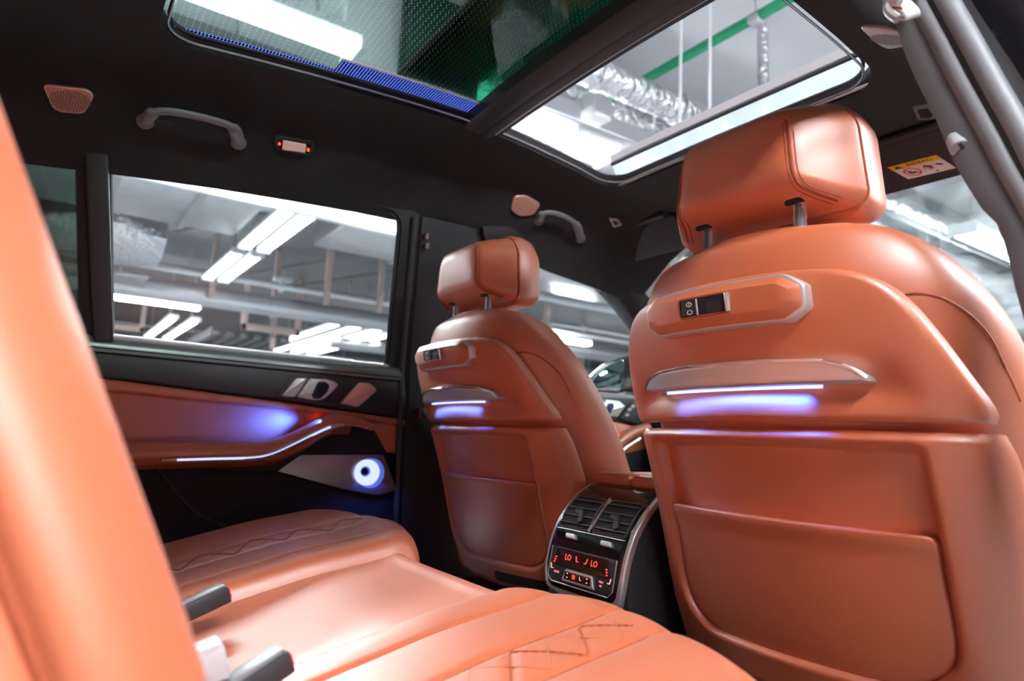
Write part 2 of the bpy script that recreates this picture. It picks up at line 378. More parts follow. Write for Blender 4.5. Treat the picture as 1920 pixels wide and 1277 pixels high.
# ------------------------------------------------------------------ rear door on the far side
def wpts(pxs, h=0.): return [wp(x, y, h) for x, y in pxs]
door = bpy.data.objects.new('door_1', None); C.objects.link(door); door.location = (-.8, .74, .05); WL[door] = Vector((-.8, .74, .05))
struct(door, 'rear car door in black and orange leather with a large side window')
WIN = [(201, 291), (400, 324), (600, 360), (755, 397), (728, 691), (206, 633)]
win3 = wpts(WIN)
def ringplate(inner, outer, nrm, H, D):
    n = len(inner); rr = [[p-nrm*D for p in outer], [p+nrm*H for p in outer], [p+nrm*(H+.002) for p in [a.lerp(b, .3) for a, b in zip(outer, inner)]], [p+nrm*H for p in inner], [p-nrm*D for p in inner]]
    V, F = loftm(rr, cap=False); return V, F
def flat2(P, nrm):
    o = sum(P, Vector())/len(P); A = (P[1]-P[0]).normalized(); n = nrm.normalized(); A = (A-n*A.dot(n)).normalized(); B = n.cross(A)
    return o, A, B, [Vector(((p-o).dot(A), (p-o).dot(B))) for p in P]
o, A, B, q = flat2(win3, NW); q = fillet(q, [.006, .3, .3, .05, .02, .006], 6); qo = inset(q, -.03)
in3 = [o+A*p.x+B*p.y for p in q]; out3 = [o+A*p.x+B*p.y for p in qo]
mesh('window_frame', *ringplate(in3, out3, NW, .004, .03), 'black_matt', door)
qs = inset(q, .004); mesh('window_seal', *tubem([o+A*p.x+B*p.y-NW*.006 for p in qs], .005, 6, closed=True), 'rubber', door)
mesh('window_pane', *panelm(inset(q, -.012), lambda a, b, h: o+A*a+B*b+NW*(h-.022), .004, .001, 0), 'window_glass', door)
# black post between the two panes, quarter pane
pq = wpts([(158, 282), (203, 288), (213, 640), (176, 640)], .01)
mesh('window_post', *plate(pq, NW, .012, .006, .03), 'black_soft', door)
qp = wpts([(0, 262), (158, 290), (174, 640), (0, 640)], -.02)
mesh('quarter_pane', *plate(qp, NW, .004, .001, 0), 'privacy_glass', door)
qf = [Vector((-1.45, ywall(z)-.0, z)) for z in (.70, 1.00)]
mesh('quarter_frame', *tubem([wp(x, y, .0) for x, y in ((0, 300), (40, 284), (70, 277), (160, 284))], .012, 8), 'black_matt', door)
# sill pad along the window
def sweep_sill(pa, pb, prof):
    rr = []
    for k in range(13):
        p = pa.lerp(pb, k/12); rr.append([p+Vector((0, -a, b)) for a, b in prof])
    return loftm(rr)
sa, sb = Vector((-1.45, .72, .702)), Vector((-.44, .72, .700))
mesh('sill_pad', *sweep_sill(sa, sb, ((-.03, 0), (-.008, .003), (.004, .0), (.013, -.008), (.018, -.020), (.018, -.034), (.006, -.036), (-.03, -.036))), 'sill_vinyl', door, 50)
mesh('sill_strip', *tubem([sa+Vector((0, -.001, .002)), sb+Vector((-.03, -.001, .002))], .0045, 8), 'alu', door)  # bright strip added in place of the gloss highlight on the sill edge
mesh('stitch_line', *tubem([sa+Vector((0, -.0187, -.026)), sb+Vector((0, -.0187, -.026))], .0012, 5), 'black_matt', door)
# panels from the sill downwards
def dpl(name, pxs, m, H=.010, r=.004, h=0., fr=0., D=.03, K=1, nrm=NY):
    return mesh(name, *plate(wpts(pxs, h), nrm, H, r, D, fr, K), m, door)
dpl('upper_panel', [(0, 622), (205, 655), (757, 703), (760, 785), (620, 765), (500, 748), (225, 712), (0, 690)], 'black_soft', .010, .006)
dpl('lower_panel', [(0, 690), (760, 770), (775, 1030), (200, 1060), (0, 1060)], 'black_matt', .002, .001, -.02)
dpl('leather_panel', [(0, 690), (225, 714), (500, 750), (620, 767), (758, 787), (760, 852), (724, 848), (698, 800), (620, 800), (540, 860), (0, 850)], 'leather', .002, .001, -.004)
dpl('leather_band', [(0, 692), (225, 714), (500, 750), (620, 767), (758, 787), (757, 800), (640, 782), (590, 776), (420, 758), (240, 738), (0, 715)], 'leather', .010, .008)
# padded armrest that climbs towards the front
arm = catmull([wp(x, y, .03) for x, y in ((0, 868), (150, 856), (280, 850), (400, 848), (490, 846), (530, 838), (570, 820), (605, 798), (632, 789), (665, 790), (700, 802))], 5)
ra = [.024]*36+[.022, .021, .020, .019, .018, .017, .016, .015, .014, .013, .012, .011, .010, .009, .008]; ra = ra[:len(arm)]
mesh('armrest', *tubem(arm, ra, 14), 'leather', door, 60)
armb = [p+Vector((0, .03, -.012)) for p in arm[:-6]]
mesh('armrest_base', *loftm([[p+Vector((0, y, z)) for y, z in ((.01, .02), (-.03, .016), (-.034, -.008), (-.02, -.022), (.01, -.024))] for p in armb]), 'leather_seam', door, 60)
dpl('armrest_underside', [(300, 872), (480, 872), (530, 850), (600, 815), (640, 800), (690, 800), (720, 850), (560, 852), (515, 886), (400, 882)], 'black_matt', .012, .004, .0)
# bright strip with a light line along the armrest
sp = catmull([wp(x, y, .058) for x, y in ((304, 864), (330, 863), (400, 861), (470, 859), (505, 853), (540, 838), (580, 818), (610, 804), (632, 797), (646, 797))], 4)
nsp = len(sp); rs = [.001+.0125*math.sin(math.pi*min(1, max(.02, k/(nsp-1)*1.0)))**.45 for k in range(nsp)]
st = mesh('strip', *tubem(sp, rs, 10, sq=.55), 'copper', door, 60)
mesh('light_line', *tubem([p+Vector((.0005, -.0105, .0012)) for p in sp[4:-7]], .0026, 6), 'pale_blue_light', st)
# speaker plate with the glowing ring
spk = mesh('speaker_plate', *plate(wpts([(517, 884), (562, 852), (717, 852), (743, 920), (705, 929), (640, 917)], .012), NY, .006, .002, .02, .008), 'alu_dark', door)
def disc(c, r, n, H, D, nrm=NY, K=1, rr=.001):
    A = Vector(nrm).orthogonal().normalized(); B = Vector(nrm).cross(A); return panelm([(r*math.cos(2*math.pi*k/n), r*math.sin(2*math.pi*k/n)) for k in range(n)], lambda a, b, h: c+A*a+B*b+Vector(nrm)*h, H, rr, D, K)
c0 = wp(694, 887, .018)
mesh('ring_rim', *disc(c0, .0365, 36, .004, .01), 'blue_soft', spk)
mesh('light_ring', *disc(wp(688.5, 886, .026), .0315, 36, .004, .006), 'pale_blue_light', spk)
mesh('ring_halo', *disc(wp(685, 884, .032), .0125, 24, .002, .004), 'blue_soft', spk)
mesh('ring_center', *disc(wp(684, 884, .035), .0090, 24, .002, .004), 'black_matt', spk)
# inner door handle, its bezel and the switch plate
hb = mesh('handle_bezel', *plate(wpts([(526, 743), (553, 709), (577, 709), (552, 746)], .012), NY, .006, .003, .02, .006), 'alu', door)
mesh('handle_recess', *plate(wpts([(510, 747), (545, 703), (640, 708), (655, 716), (640, 752), (575, 757)], .006), NY, .005, .003, .02, .01), 'black_plastic', door)
hp = wpts([(554, 745), (579, 709), (612, 711), (627, 716), (634, 722), (624, 733), (607, 749), (590, 752)], .012)
hl = mesh('door_handle', *plate(hp, NY, .010, .004, .02, .006), 'alu', door)
mesh('handle_cup', *plate(wpts([(584, 742), (596, 716), (608, 715), (618, 722), (614, 735), (600, 748), (588, 748)], .0225), NY, .0012, .0006, .002, .004), 'navy', hl)
mesh('handle_cup', *plate(wpts([(590, 742), (598, 718), (608, 717), (615, 723), (612, 734), (600, 745)], .0235), NY, .0012, .0006, .002, .004), 'black_matt', hl)
dpl('switch_plate', [(636, 757), (672, 717), (692, 718), (705, 730), (703, 735), (671, 764)], 'copper', .007, .003, .010, .006)
dpl('red_lamp', [(593, 784), (598, 783), (599, 787), (594, 789)], 'red_light', .003, .001, .006)
# map pocket edge in the black lower panel
mesh('pocket_edge', *tubem(catmull([wp(x, y, .004) for x, y in ((300, 880), (330, 920), (375, 965), (430, 990))], 6), .004, 6), 'black_soft', door)
dl = arealight('door_glow', wp(600, 788, .06), (-.9, .55, -.12), .03, .012, .22, (.02, .10, 1.0), door, 50)
dl2 = arealight('footwell_glow', (-.50, .66, .40), (.0, .5, -1), .08, .03, .05, (.08, .15, 1.0), door, 140)

# ------------------------------------------------------------------ pillars, front door on the far side
def pill(z0, z1, xa, xb, h):   # wall-hugging strip between two x tables
    rr = []
    for k in range(25):
        z = z0+(z1-z0)*k/24; a, b = lerp1(xa, z), lerp1(xb, z); y = ywall(z)-h
        rr.append([Vector((a, y+.07, z)), Vector((a, y+.012, z)), Vector((a+.01, y, z)), Vector(((a+b)/2, y-.006, z)), Vector((b-.01, y, z)), Vector((b, y+.012, z)), Vector((b, y+.07, z))])
    return loftm(rr)
bpl = struct(mesh('trim_2', *pill(.02, 1.075, [(0, -.405), (.70, -.425), (1.07, -.475)], [(0, -.12), (.70, -.18), (1.07, -.22)], .012), 'black_plastic'), 'black door pillar behind the smaller front seat')
mesh('seal', *tubem([Vector((lerp1([(0, -.415), (.7, -.437), (1.07, -.485)], z), ywall(z)-.008, z)) for z in [.1+.97*k/20 for k in range(21)]], .008, 8), 'rubber', bpl)
for py_ in (443, 461):
    mesh('belt_button', *tubem([wp(801, py_-5, .022), wp(800, py_+5, .022)], .0055, 10), 'alu_dark', bpl)
mesh('latch', *plate(wpts([(786, 765), (797, 765), (797, 785), (786, 785)], .02), NY, .006, .002, .01), 'alu_dark', bpl)
apl_lo = [wp(x, y) for x, y in ((905, 470), (960, 466), (1000, 470), (1050, 480), (1100, 508), (1150, 553), (1195, 608), (1230, 655), (1285, 735))]
apl_hi = [wp(x, y, .035) for x, y in ((905, 425), (960, 425), (1000, 428), (1060, 438), (1120, 462), (1168, 500), (1212, 552), (1250, 600), (1320, 680))]
lo_c, hi_c = catmull(apl_lo, 6), catmull(apl_hi, 6)
rr = [[a+Vector((0, .05, 0)), a+Vector((0, .004, 0)), a+Vector((0, -.006, .004)), a.lerp(b, .5)+Vector((0, -.012, -.004)), b, b+Vector((.01, .03, .01))] for a, b in zip(lo_c, hi_c)]
struct(mesh('trim_3', *loftm(rr), 'black_soft', sharp=60), 'black curved windscreen pillar beyond the smaller front seat')
fd = bpy.data.objects.new('door_2', None); C.objects.link(fd); fd.location = (.15, .74, .05); WL[fd] = Vector((.15, .74, .05))
struct(fd, 'front car door beyond the smaller front seat with a bright handle')
mesh('window_pane', *plate([Vector((-.16, ywall(.70)+.03, .70)), Vector((.62, ywall(.70)+.03, .70)), Vector((.42, ywall(.9)+.03, .90)), Vector((.10, ywall(1.06)+.03, 1.06)), Vector((-.2, ywall(1.07)+.03, 1.07))], NW, .004, .001, 0), 'window_glass', fd)
mesh('sill_pad', *sweep_sill(Vector((-.2, .735, .69)), Vector((.75, .735, .69)), ((-.03, 0), (-.008, .003), (.004, .0), (.013, -.008), (.018, -.020), (.018, -.034), (-.03, -.036))), 'grey_rubber', fd, 50)
def fpl(name, pxs, m, H=.010, r=.004, h=0., fr=0.):
    return mesh(name, *plate(wpts(pxs, h), NY, H, r, .03, fr), m, fd)
fpl('upper_panel', [(1040, 742), (1260, 750), (1260, 810), (1195, 800), (1060, 772)], 'black_soft')
fpl('leather_panel', [(1040, 765), (1195, 798), (1260, 810), (1260, 900), (1040, 900)], 'leather', .004, .002)
fpl('lower_panel', [(1040, 850), (1150, 855), (1260, 830), (1260, 1000), (1040, 1000)], 'black_plastic', .008, .002)
fpl('handle_bezel', [(1100, 752), (1112, 747), (1130, 749), (1116, 778)], 'alu', .014, .004, .004, .004)
fpl('door_handle', [(1117, 778), (1131, 749), (1155, 752), (1167, 762), (1152, 783)], 'alu', .016, .004, .004, .005)
fpl('handle_cup', [(1133, 772), (1140, 756), (1150, 756), (1151, 764), (1142, 777)], 'navy', .002, .001, .020, .003)
fpl('switch_block', [(1155, 785), (1180, 755), (1215, 760), (1205, 800)], 'black_plastic', .014, .004, .006)
for sx, sy in ((1180, 768), (1175, 778), (1186, 762)): fpl('switch', [(sx-3, sy-2), (sx+3, sy-3), (sx+3, sy+2), (sx-3, sy+3)], 'grey_plastic', .003, .001, .020)
fr_ = catmull([wp(x, y, .05) for x, y in ((1130, 850), (1160, 830), (1185, 812), (1215, 803))], 5)
mesh('armrest', *tubem(fr_, .018, 10), 'leather', fd, 60)
mesh('light_line', *tubem([wp(x, y, .06) for x, y in ((1155, 856), (1175, 838), (1200, 822))], .006, 8), 'alu', fd)
fpl('red_lamp', [(1152, 816), (1160, 813), (1160, 819), (1153, 822)], 'red_light', .004, .001, .03)
# wing mirror outside that door
c1 = at(1140, 705, 'y', .98)
mirr = thing('wing_mirror', 'black wing mirror outside the front side window of the car', 'mirror', at(1150, 745, 'y', .96))
mo = [at(x, y, 'y', .97) for x, y in ((1098, 733), (1097, 718), (1108, 700), (1130, 683), (1160, 671), (1195, 668), (1200, 735), (1150, 740))]
mesh('housing', *plate(mo, Vector((-.6, -.8, 0)), .02, .014, .10, .02), 'car_black', mirr)
mg = [at(x, y, 'y', .95)+Vector((-.016, -.012, 0)) for x, y in ((1103, 730), (1104, 716), (1118, 699), (1140, 686), (1168, 678), (1169, 700), (1163, 733))]
mgl = mesh('mirror_glass', *plate(mg, Vector((-.6, -.8, .05)), .004, .002, .003, .008), 'mirror_glass', mirr)
mesh('glass_rim', *tubem(resample(fillet([p+Vector((-.003, -.004, 0)) for p in mg], .008), 50), .003, 6, closed=True), 'alu', mirr)
mesh('indicator', *plate([at(x, y, 'y', .955)+Vector((-.012, -.012, 0)) for x, y in ((1160, 674), (1167, 672), (1168, 677), (1161, 678))], NY, .003, .001, .002), 'red_light', mirr)
mesh('arm', *tubem([at(1185, 738, 'y', .98), Vector((.52, .78, .68))], [.03, .035], 10), 'car_black', mirr)
# windscreen
ws = [Vector((.32, -.62, 1.10)), Vector((.32, .62, 1.10)), Vector((1.10, .72, .68)), Vector((1.10, -.72, .68))]
wsn = (ws[1]-ws[0]).cross(ws[2]-ws[1]).normalized(); wsn = wsn if wsn.x < 0 else -wsn
struct(mesh('window_4', *plate(ws, wsn, .005, .001, 0), 'windscreen_glass'), 'dusty windscreen of the car beyond the larger front seat')
dash = thing('dashboard', 'black dashboard under the windscreen in front of both front seats', 'dashboard', (.75, 0, 0))
mesh('top_pad', *boxm((.45, -.72, .45), (1.12, .72, .645), .05, 4), 'black_soft', dash)
mesh('lower_panel', *boxm((.50, -.70, .10), (1.05, .70, .46), .04, 3), 'black_plastic', dash)

# ------------------------------------------------------------------ near door pillar with its seals (x = -0.45)
def xl(pxs, x=-.45, n=8): return catmull([at(a, b, 'x', x) for a, b in pxs], n)
NS = 33
e0 = resample(xl([(1655, -60), (1676, 20), (1700, 100), (1728, 165), (1760, 228), (1795, 310), (1850, 400), (1878, 430), (1912, 556), (1935, 640), (1960, 760), (2010, 960), (2060, 1150)]), NS, False)
e1 = resample(xl([(1685, -60), (1722, 10), (1760, 80), (1800, 160), (1850, 250), (1890, 325), (1940, 410), (1985, 500), (2020, 640), (2060, 800), (2110, 980), (2150, 1150)]), NS, False)
e2 = resample(xl([(1745, -60), (1785, 10), (1830, 90), (1880, 180), (1920, 250), (1965, 340), (2010, 430), (2060, 560), (2100, 700), (2150, 900), (2220, 1150)]), NS, False)
e3 = resample(xl([(1790, -60), (1828, 10), (1870, 75), (1920, 150), (1980, 260), (2040, 380), (2090, 500), (2140, 640), (2200, 860), (2290, 1150)]), NS, False)
e4 = [p+Vector((-.0, -.09, -.02)) for p in e3]
def X(p, dx): return p+Vector((dx, 0, 0))
rr = [[X(a, .06), X(a, .004), X(a, -.006), X(a.lerp(b, .5), -.012), X(b, -.008), X(b, .06)] for a, b in zip(e0, e1)]
bpr = struct(mesh('trim_4', *loftm(rr), 'pillar_fabric', sharp=60), 'grey fabric covered pillar with door seals beside the larger front seat')
for t, rd, m_ in ((.12, .010, 'grey_rubber'), (.62, .008, 'rubber'), (.95, .012, 'grey_rubber')):
    mesh('door_seal', *tubem([X(a.lerp(b, t), -.006) for a, b in zip(e1, e2)], rd, 10), m_, bpr, 60)
rr = [[X(a, .05), X(a, .002), X(a.lerp(b, .5), .006), X(b, -.002), X(b, .05)] for a, b in zip(e1, e3)]
mesh('flange', *loftm(rr), 'grey_rubber', bpr, 60)
rr = [[X(a, .05), X(a, -.004), X(a.lerp(b, .5), -.012), X(b, .01), X(b, .05)] for a, b in zip(e3, e4)]
mesh('outer_panel', *loftm(rr), 'car_black', bpr, 60)
# belt guide on that pillar
bg = thing('belt_guide', 'small silver belt guide on the grey pillar above the airbag sticker', 'belt guide', at(1800, 285, 'x', -.45))
mesh('body', *tubem([at(1788, 248, 'x', -.44), at(1791, 262, 'x', -.455), at(1800, 278, 'x', -.46)], [.005, .0085, .0095], 12), 'grey_plastic', bg)
mesh('slot', *plate([at(x, y, 'x', -.4705) for x, y in ((1796, 271), (1804, 268), (1809, 276), (1802, 281))], (-1, 0, 0), .001, .0004, .001), 'black_matt', bg)
# coat hook at the top of the pillar
ch = thing('coat_hook', 'shiny silver coat hook under the roof edge at the top of the grey pillar', 'hook', at(1690, 40, 'x', -.52))
mesh('base', *plate([at(x, y, 'x', -.50) for x, y in ((1668, -10), (1697, -5), (1712, 22), (1709, 38), (1690, 40), (1676, 24))], (-.8, .3, -.4), .010, .004, .01, .008), 'alu', ch)
mesh('hook', *tubem(catmull([at(x, y, 'x', -.525) for x, y in ((1688, 4), (1670, 4), (1664, 12), (1668, 24), (1684, 36))], 5), .0045, 8), 'alu', ch)
mesh('recess', *plate([at(x, y, 'x', -.512) for x, y in ((1668, 6), (1690, 10), (1694, 18), (1674, 16))], (-.8, .3, -.4), .0012, .0005, .001), 'leather_seam', ch)
# ------------------------------------------------------------------ things on the roof lining
def lpl(pxs, lift=0.):
    P = [liner(x, y) for x, y in pxs]; c = sum(P, Vector())/len(P); n = lnorm(c)
    return [p-n*((p-c).dot(n))+n*lift for p in P], n, c
def grille(pxs, label, m, mh, holes=170):
    P, n, c = lpl(pxs); t = thing('roof_speaker', label, 'speaker', c, 'speakers in the roof lining')
    mesh('rim', *plate(P, n, .006, .003, .01, .012), m, t)
    P2 = [p.lerp(c, .10)+n*.0048 for p in P]; mesh('grille', *plate(P2, n, .0016, .0008, .001, .010), m+'_mesh', t)
    A = (P[1]-P[0]).normalized(); B = n.cross(A); ms = []
    size = min((P[1]-P[0]).length, (P[-1]-P[0]).length)
    for k in range(holes):
        a = k*2.39996; rr = size*.042*math.sqrt(k)
        q = c+A*rr*math.cos(a)*1.25+B*rr*math.sin(a)*.8+n*.0066
        ms.append(([q+(A*math.cos(j*math.pi/3)+B*math.sin(j*math.pi/3))*.0016 for j in range(6)], [tuple(range(6))]))
    if ms: h = mesh('perforation', *joinm(*ms), mh, t, recalc=False); h['kind'] = 'stuff'
    return t
grille([(78, 154), (164, 164), (177, 177), (158, 212), (112, 209), (98, 200)], 'copper perforated speaker grille above the small rear quarter window', 'copper', 'copper_hole')
grille([(962, 366), (986, 364), (1014, 381), (1000, 401), (974, 404), (956, 392)], 'small pink speaker grille beside the handle above the front door', 'copper', 'copper_hole', 0)
grille([(1611, 44), (1660, 47), (1712, 66), (1708, 80), (1668, 86), (1648, 78)], 'silver perforated speaker grille under the coat hook by the grey pillar', 'silver', 'silver_hole')
def grab(feet, arch, label, s=1.):
    base = liner(*feet[0]); t = thing('grab_handle', label, 'grab handle', base, 'grab handles on the roof lining')
    P = []; n = lnorm(base); 
    pts = [feet[0]]+arch+[feet[1]]; L = len(pts)
    for i, (x, y) in enumerate(pts):
        p = liner(x, y); d = (p-CAM).normalized(); lift = 0 if i in (0, L-1) else .026*s
        P.append(p-d*lift)
    path = catmull(P, 6); m_ = len(path); r = [(.013 if (k < 7 or k > m_-8) else .0085)*s for k in range(m_)]
    mesh('bar', *tubem(path, r, 10, sq=.7), 'grip', t, 60)
    for f in feet:
        c = liner(*f); nn = lnorm(c); mesh('foot', *disc(c, .016*s, 14, .008, .006, nn, 1, .004), 'grip', t)
    mesh('recess', *plate(lpl([(x, y+9) for x, y in (feet[0], arch[0], arch[-1], feet[1])])[0], n, .0012, .0005, .001), 'black_matt', t)
    return t
grab([(272, 226), (447, 266)], [(288, 211), (318, 209), (360, 216), (405, 227), (437, 240)], 'dark grey grab handle between the copper speaker and the reading lamp')
grab([(1010, 413), (1088, 446)], [(1018, 401), (1035, 399), (1058, 406), (1080, 421)], 'dark grey grab handle beside the small pink speaker over the front door', .9)
hk, hn, hc = lpl([(402, 245), (412, 246), (407, 238)], .002)
# reading lamp
P, n, c = lpl([(512, 251), (590, 264), (586, 291), (516, 279)])
rl = thing('reading_lamp', 'small roof reading lamp with a pink lens and two red dots', 'lamp', c)
mesh('housing', *plate(P, n, .004, .002, .008, .012), 'black_soft', rl)
P, n, c = lpl([(519, 257), (584, 268), (581, 287), (520, 277)], .004); mesh('bezel', *plate(P, n, .003, .001, .002, .006), 'piano', rl)
P, n, c = lpl([(530, 260), (573, 267), (571, 283), (528, 276)], .007); mesh('lens', *plate(P, n, .002, .001, .002, .002), 'lamp_lens', rl)
for cx, cy in ((523, 267), (577, 278)):
    P, n, c = lpl([(cx-1.5, cy-3.5), (cx+2, cy-2.5), (cx+1.5, cy+2), (cx-2.5, cy+1)], .0075); mesh('button', *plate(P, n, .001, .0004, .001), 'red_light', rl)
# small square fittings
P, n, c = lpl([(1141, 408), (1157, 409), (1166, 420), (1150, 425)]); rf = thing('roof_clip', 'small pale square clip in the roof lining by the front handle', 'clip', c)
mesh('frame', *plate(P, n, .005, .002, .006, .003), 'grey_plastic', rf); P2 = [p.lerp(c, .45)+n*.004 for p in P]; mesh('insert', *plate(P2, n, .002, .001, .001), 'black_plastic', rf)
P, n, c = lpl([(1710, 197), (1742, 193), (1758, 212), (1752, 220), (1720, 224)]); rf = thing('microphone_cover', 'dark square microphone cover in the roof lining beside the headrest', 'microphone', c)
mesh('frame', *plate(P, n, .004, .002, .006, .004), 'grip', rf); P2 = [p.lerp(c, .4)+n*.003 for p in P]; mesh('insert', *plate(P2, n, .002, .001, .001), 'black_matt', rf)
# sun visors
def visor(y0, y1, label):
    t = thing('sun_visor', label, 'sun visor', (.24, (y0+y1)/2, 1.07), 'sun visors')
    P = [Vector((.215, y0, 1.075)), Vector((.215, y1, 1.075)), Vector((.145, y1, 1.158)), Vector((.145, y0, 1.158))]
    n = (P[1]-P[0]).cross(P[2]-P[1]).normalized(); n = n if n.x < 0 else -n
    mesh('flap', *plate(P, n, .008, .006, .010, .03), 'black_soft', t, 60)
    mesh('hinge_roll', *tubem([Vector((.130, y0+.02, 1.152)), Vector((.130, y1-.02, 1.152))], .011, 12), 'black_plastic', t, 60); return t, n
visor(.31, .68, 'black folded sun visor above the smaller front seat near the windscreen pillar')
vt, vn = visor(-.60, -.12, 'black folded sun visor carrying a yellow airbag warning sticker')
vo, va = Vector((.215, 0, 1.075)), Vector((-.07, 0, .083))
def vis(px, py, lift=.0085):   # pixel onto the visor face
    o_ = vo+vn*lift; d = ray(px, py); return CAM+d*((o_-CAM).dot(vn)/d.dot(vn))
stk = [vis(1664, 314), vis(1755, 290), vis(1793, 315), vis(1703, 336)]
sk = thing('airbag_sticker', 'white and yellow airbag warning sticker on the sun visor', 'sticker', sum(stk, Vector())/4)
mesh('label_sheet', *plate(stk, vn, .0004, .0001, .0002), 'paper', sk)
def sk2(a, b, h=.0006): # a along the top edge, b downwards
    return stk[0].lerp(stk[1], a).lerp(stk[3].lerp(stk[2], a), b)+vn*h
mesh('yellow_band', *plate([sk2(0, 0), sk2(1, 0), sk2(1, .30), sk2(0, .30)], vn, .0003, .0001, .0001), 'yellow', sk)
ux, uy = (stk[1]-stk[0]), (stk[3]-stk[0])
V, F = textm('AIRBAG', 1); w_ = max(v.x for v in V)-min(v.x for v in V); h_ = max(v.y for v in V)-min(v.y for v in V)
mesh('lettering', [sk2(.60+v.x/w_*.52, .15-v.y/h_*.19, .0011) for v in V], F, 'sign_black', sk, recalc=False)
mesh('warning_triangle', [sk2(a, b, .0011) for a, b in ((.15, .06), (.24, .25), (.06, .25))], [(0, 1, 2)], 'sign_black', sk, recalc=False)
def ringsk(ca, cb, ra, rb, w, name, m, n=28):
    V = [sk2(ca+ra*s*math.cos(2*math.pi*k/n), cb+rb*s*math.sin(2*math.pi*k/n), .0011) for s in (1, w) for k in range(n)]
    mesh(name, V, [(k, (k+1) % n, n+(k+1) % n, n+k) for k in range(n)], m, sk, recalc=False)
ringsk(.27, .62, .17, .27, .82, 'red_circle', 'sign_red')
mesh('red_bar', [sk2(a, b, .0013) for a, b in ((.15, .46), (.18, .43), (.40, .78), (.37, .81))], [(0, 1, 2, 3)], 'sign_red', sk, recalc=False)
mesh('child_seat_symbol', [sk2(a, b, .0012) for a, b in ((.18, .56), (.22, .54), (.27, .66), (.34, .60), (.36, .64), (.28, .74), (.20, .70))], [tuple(range(7))], 'sign_black', sk, recalc=False)
mesh('divider', [sk2(a, b, .0011) for a, b in ((.475, .36), (.485, .36), (.485, .84), (.475, .84))], [(0, 1, 2, 3)], 'grey_plastic', sk, recalc=False)
ringsk(.62, .56, .09, .17, .8, 'belt_symbol', 'sign_red')
mesh('figure_symbol', [sk2(a, b, .0012) for a, b in ((.55, .50), (.60, .44), (.66, .52), (.70, .60), (.64, .66), (.60, .56))], [tuple(range(6))], 'sign_black', sk, recalc=False)
mesh('arrow_symbol', [sk2(a, b, .0012) for a, b in ((.76, .52), (.84, .46), (.92, .58), (.88, .62), (.82, .56))], [tuple(range(5))], 'sign_black', sk, recalc=False)
mesh('dot_symbol', [sk2(a, b, .0012) for a, b in ((.66, .84), (.70, .82), (.70, .92), (.66, .92))], [tuple(range(4))], 'sign_black', sk, recalc=False)

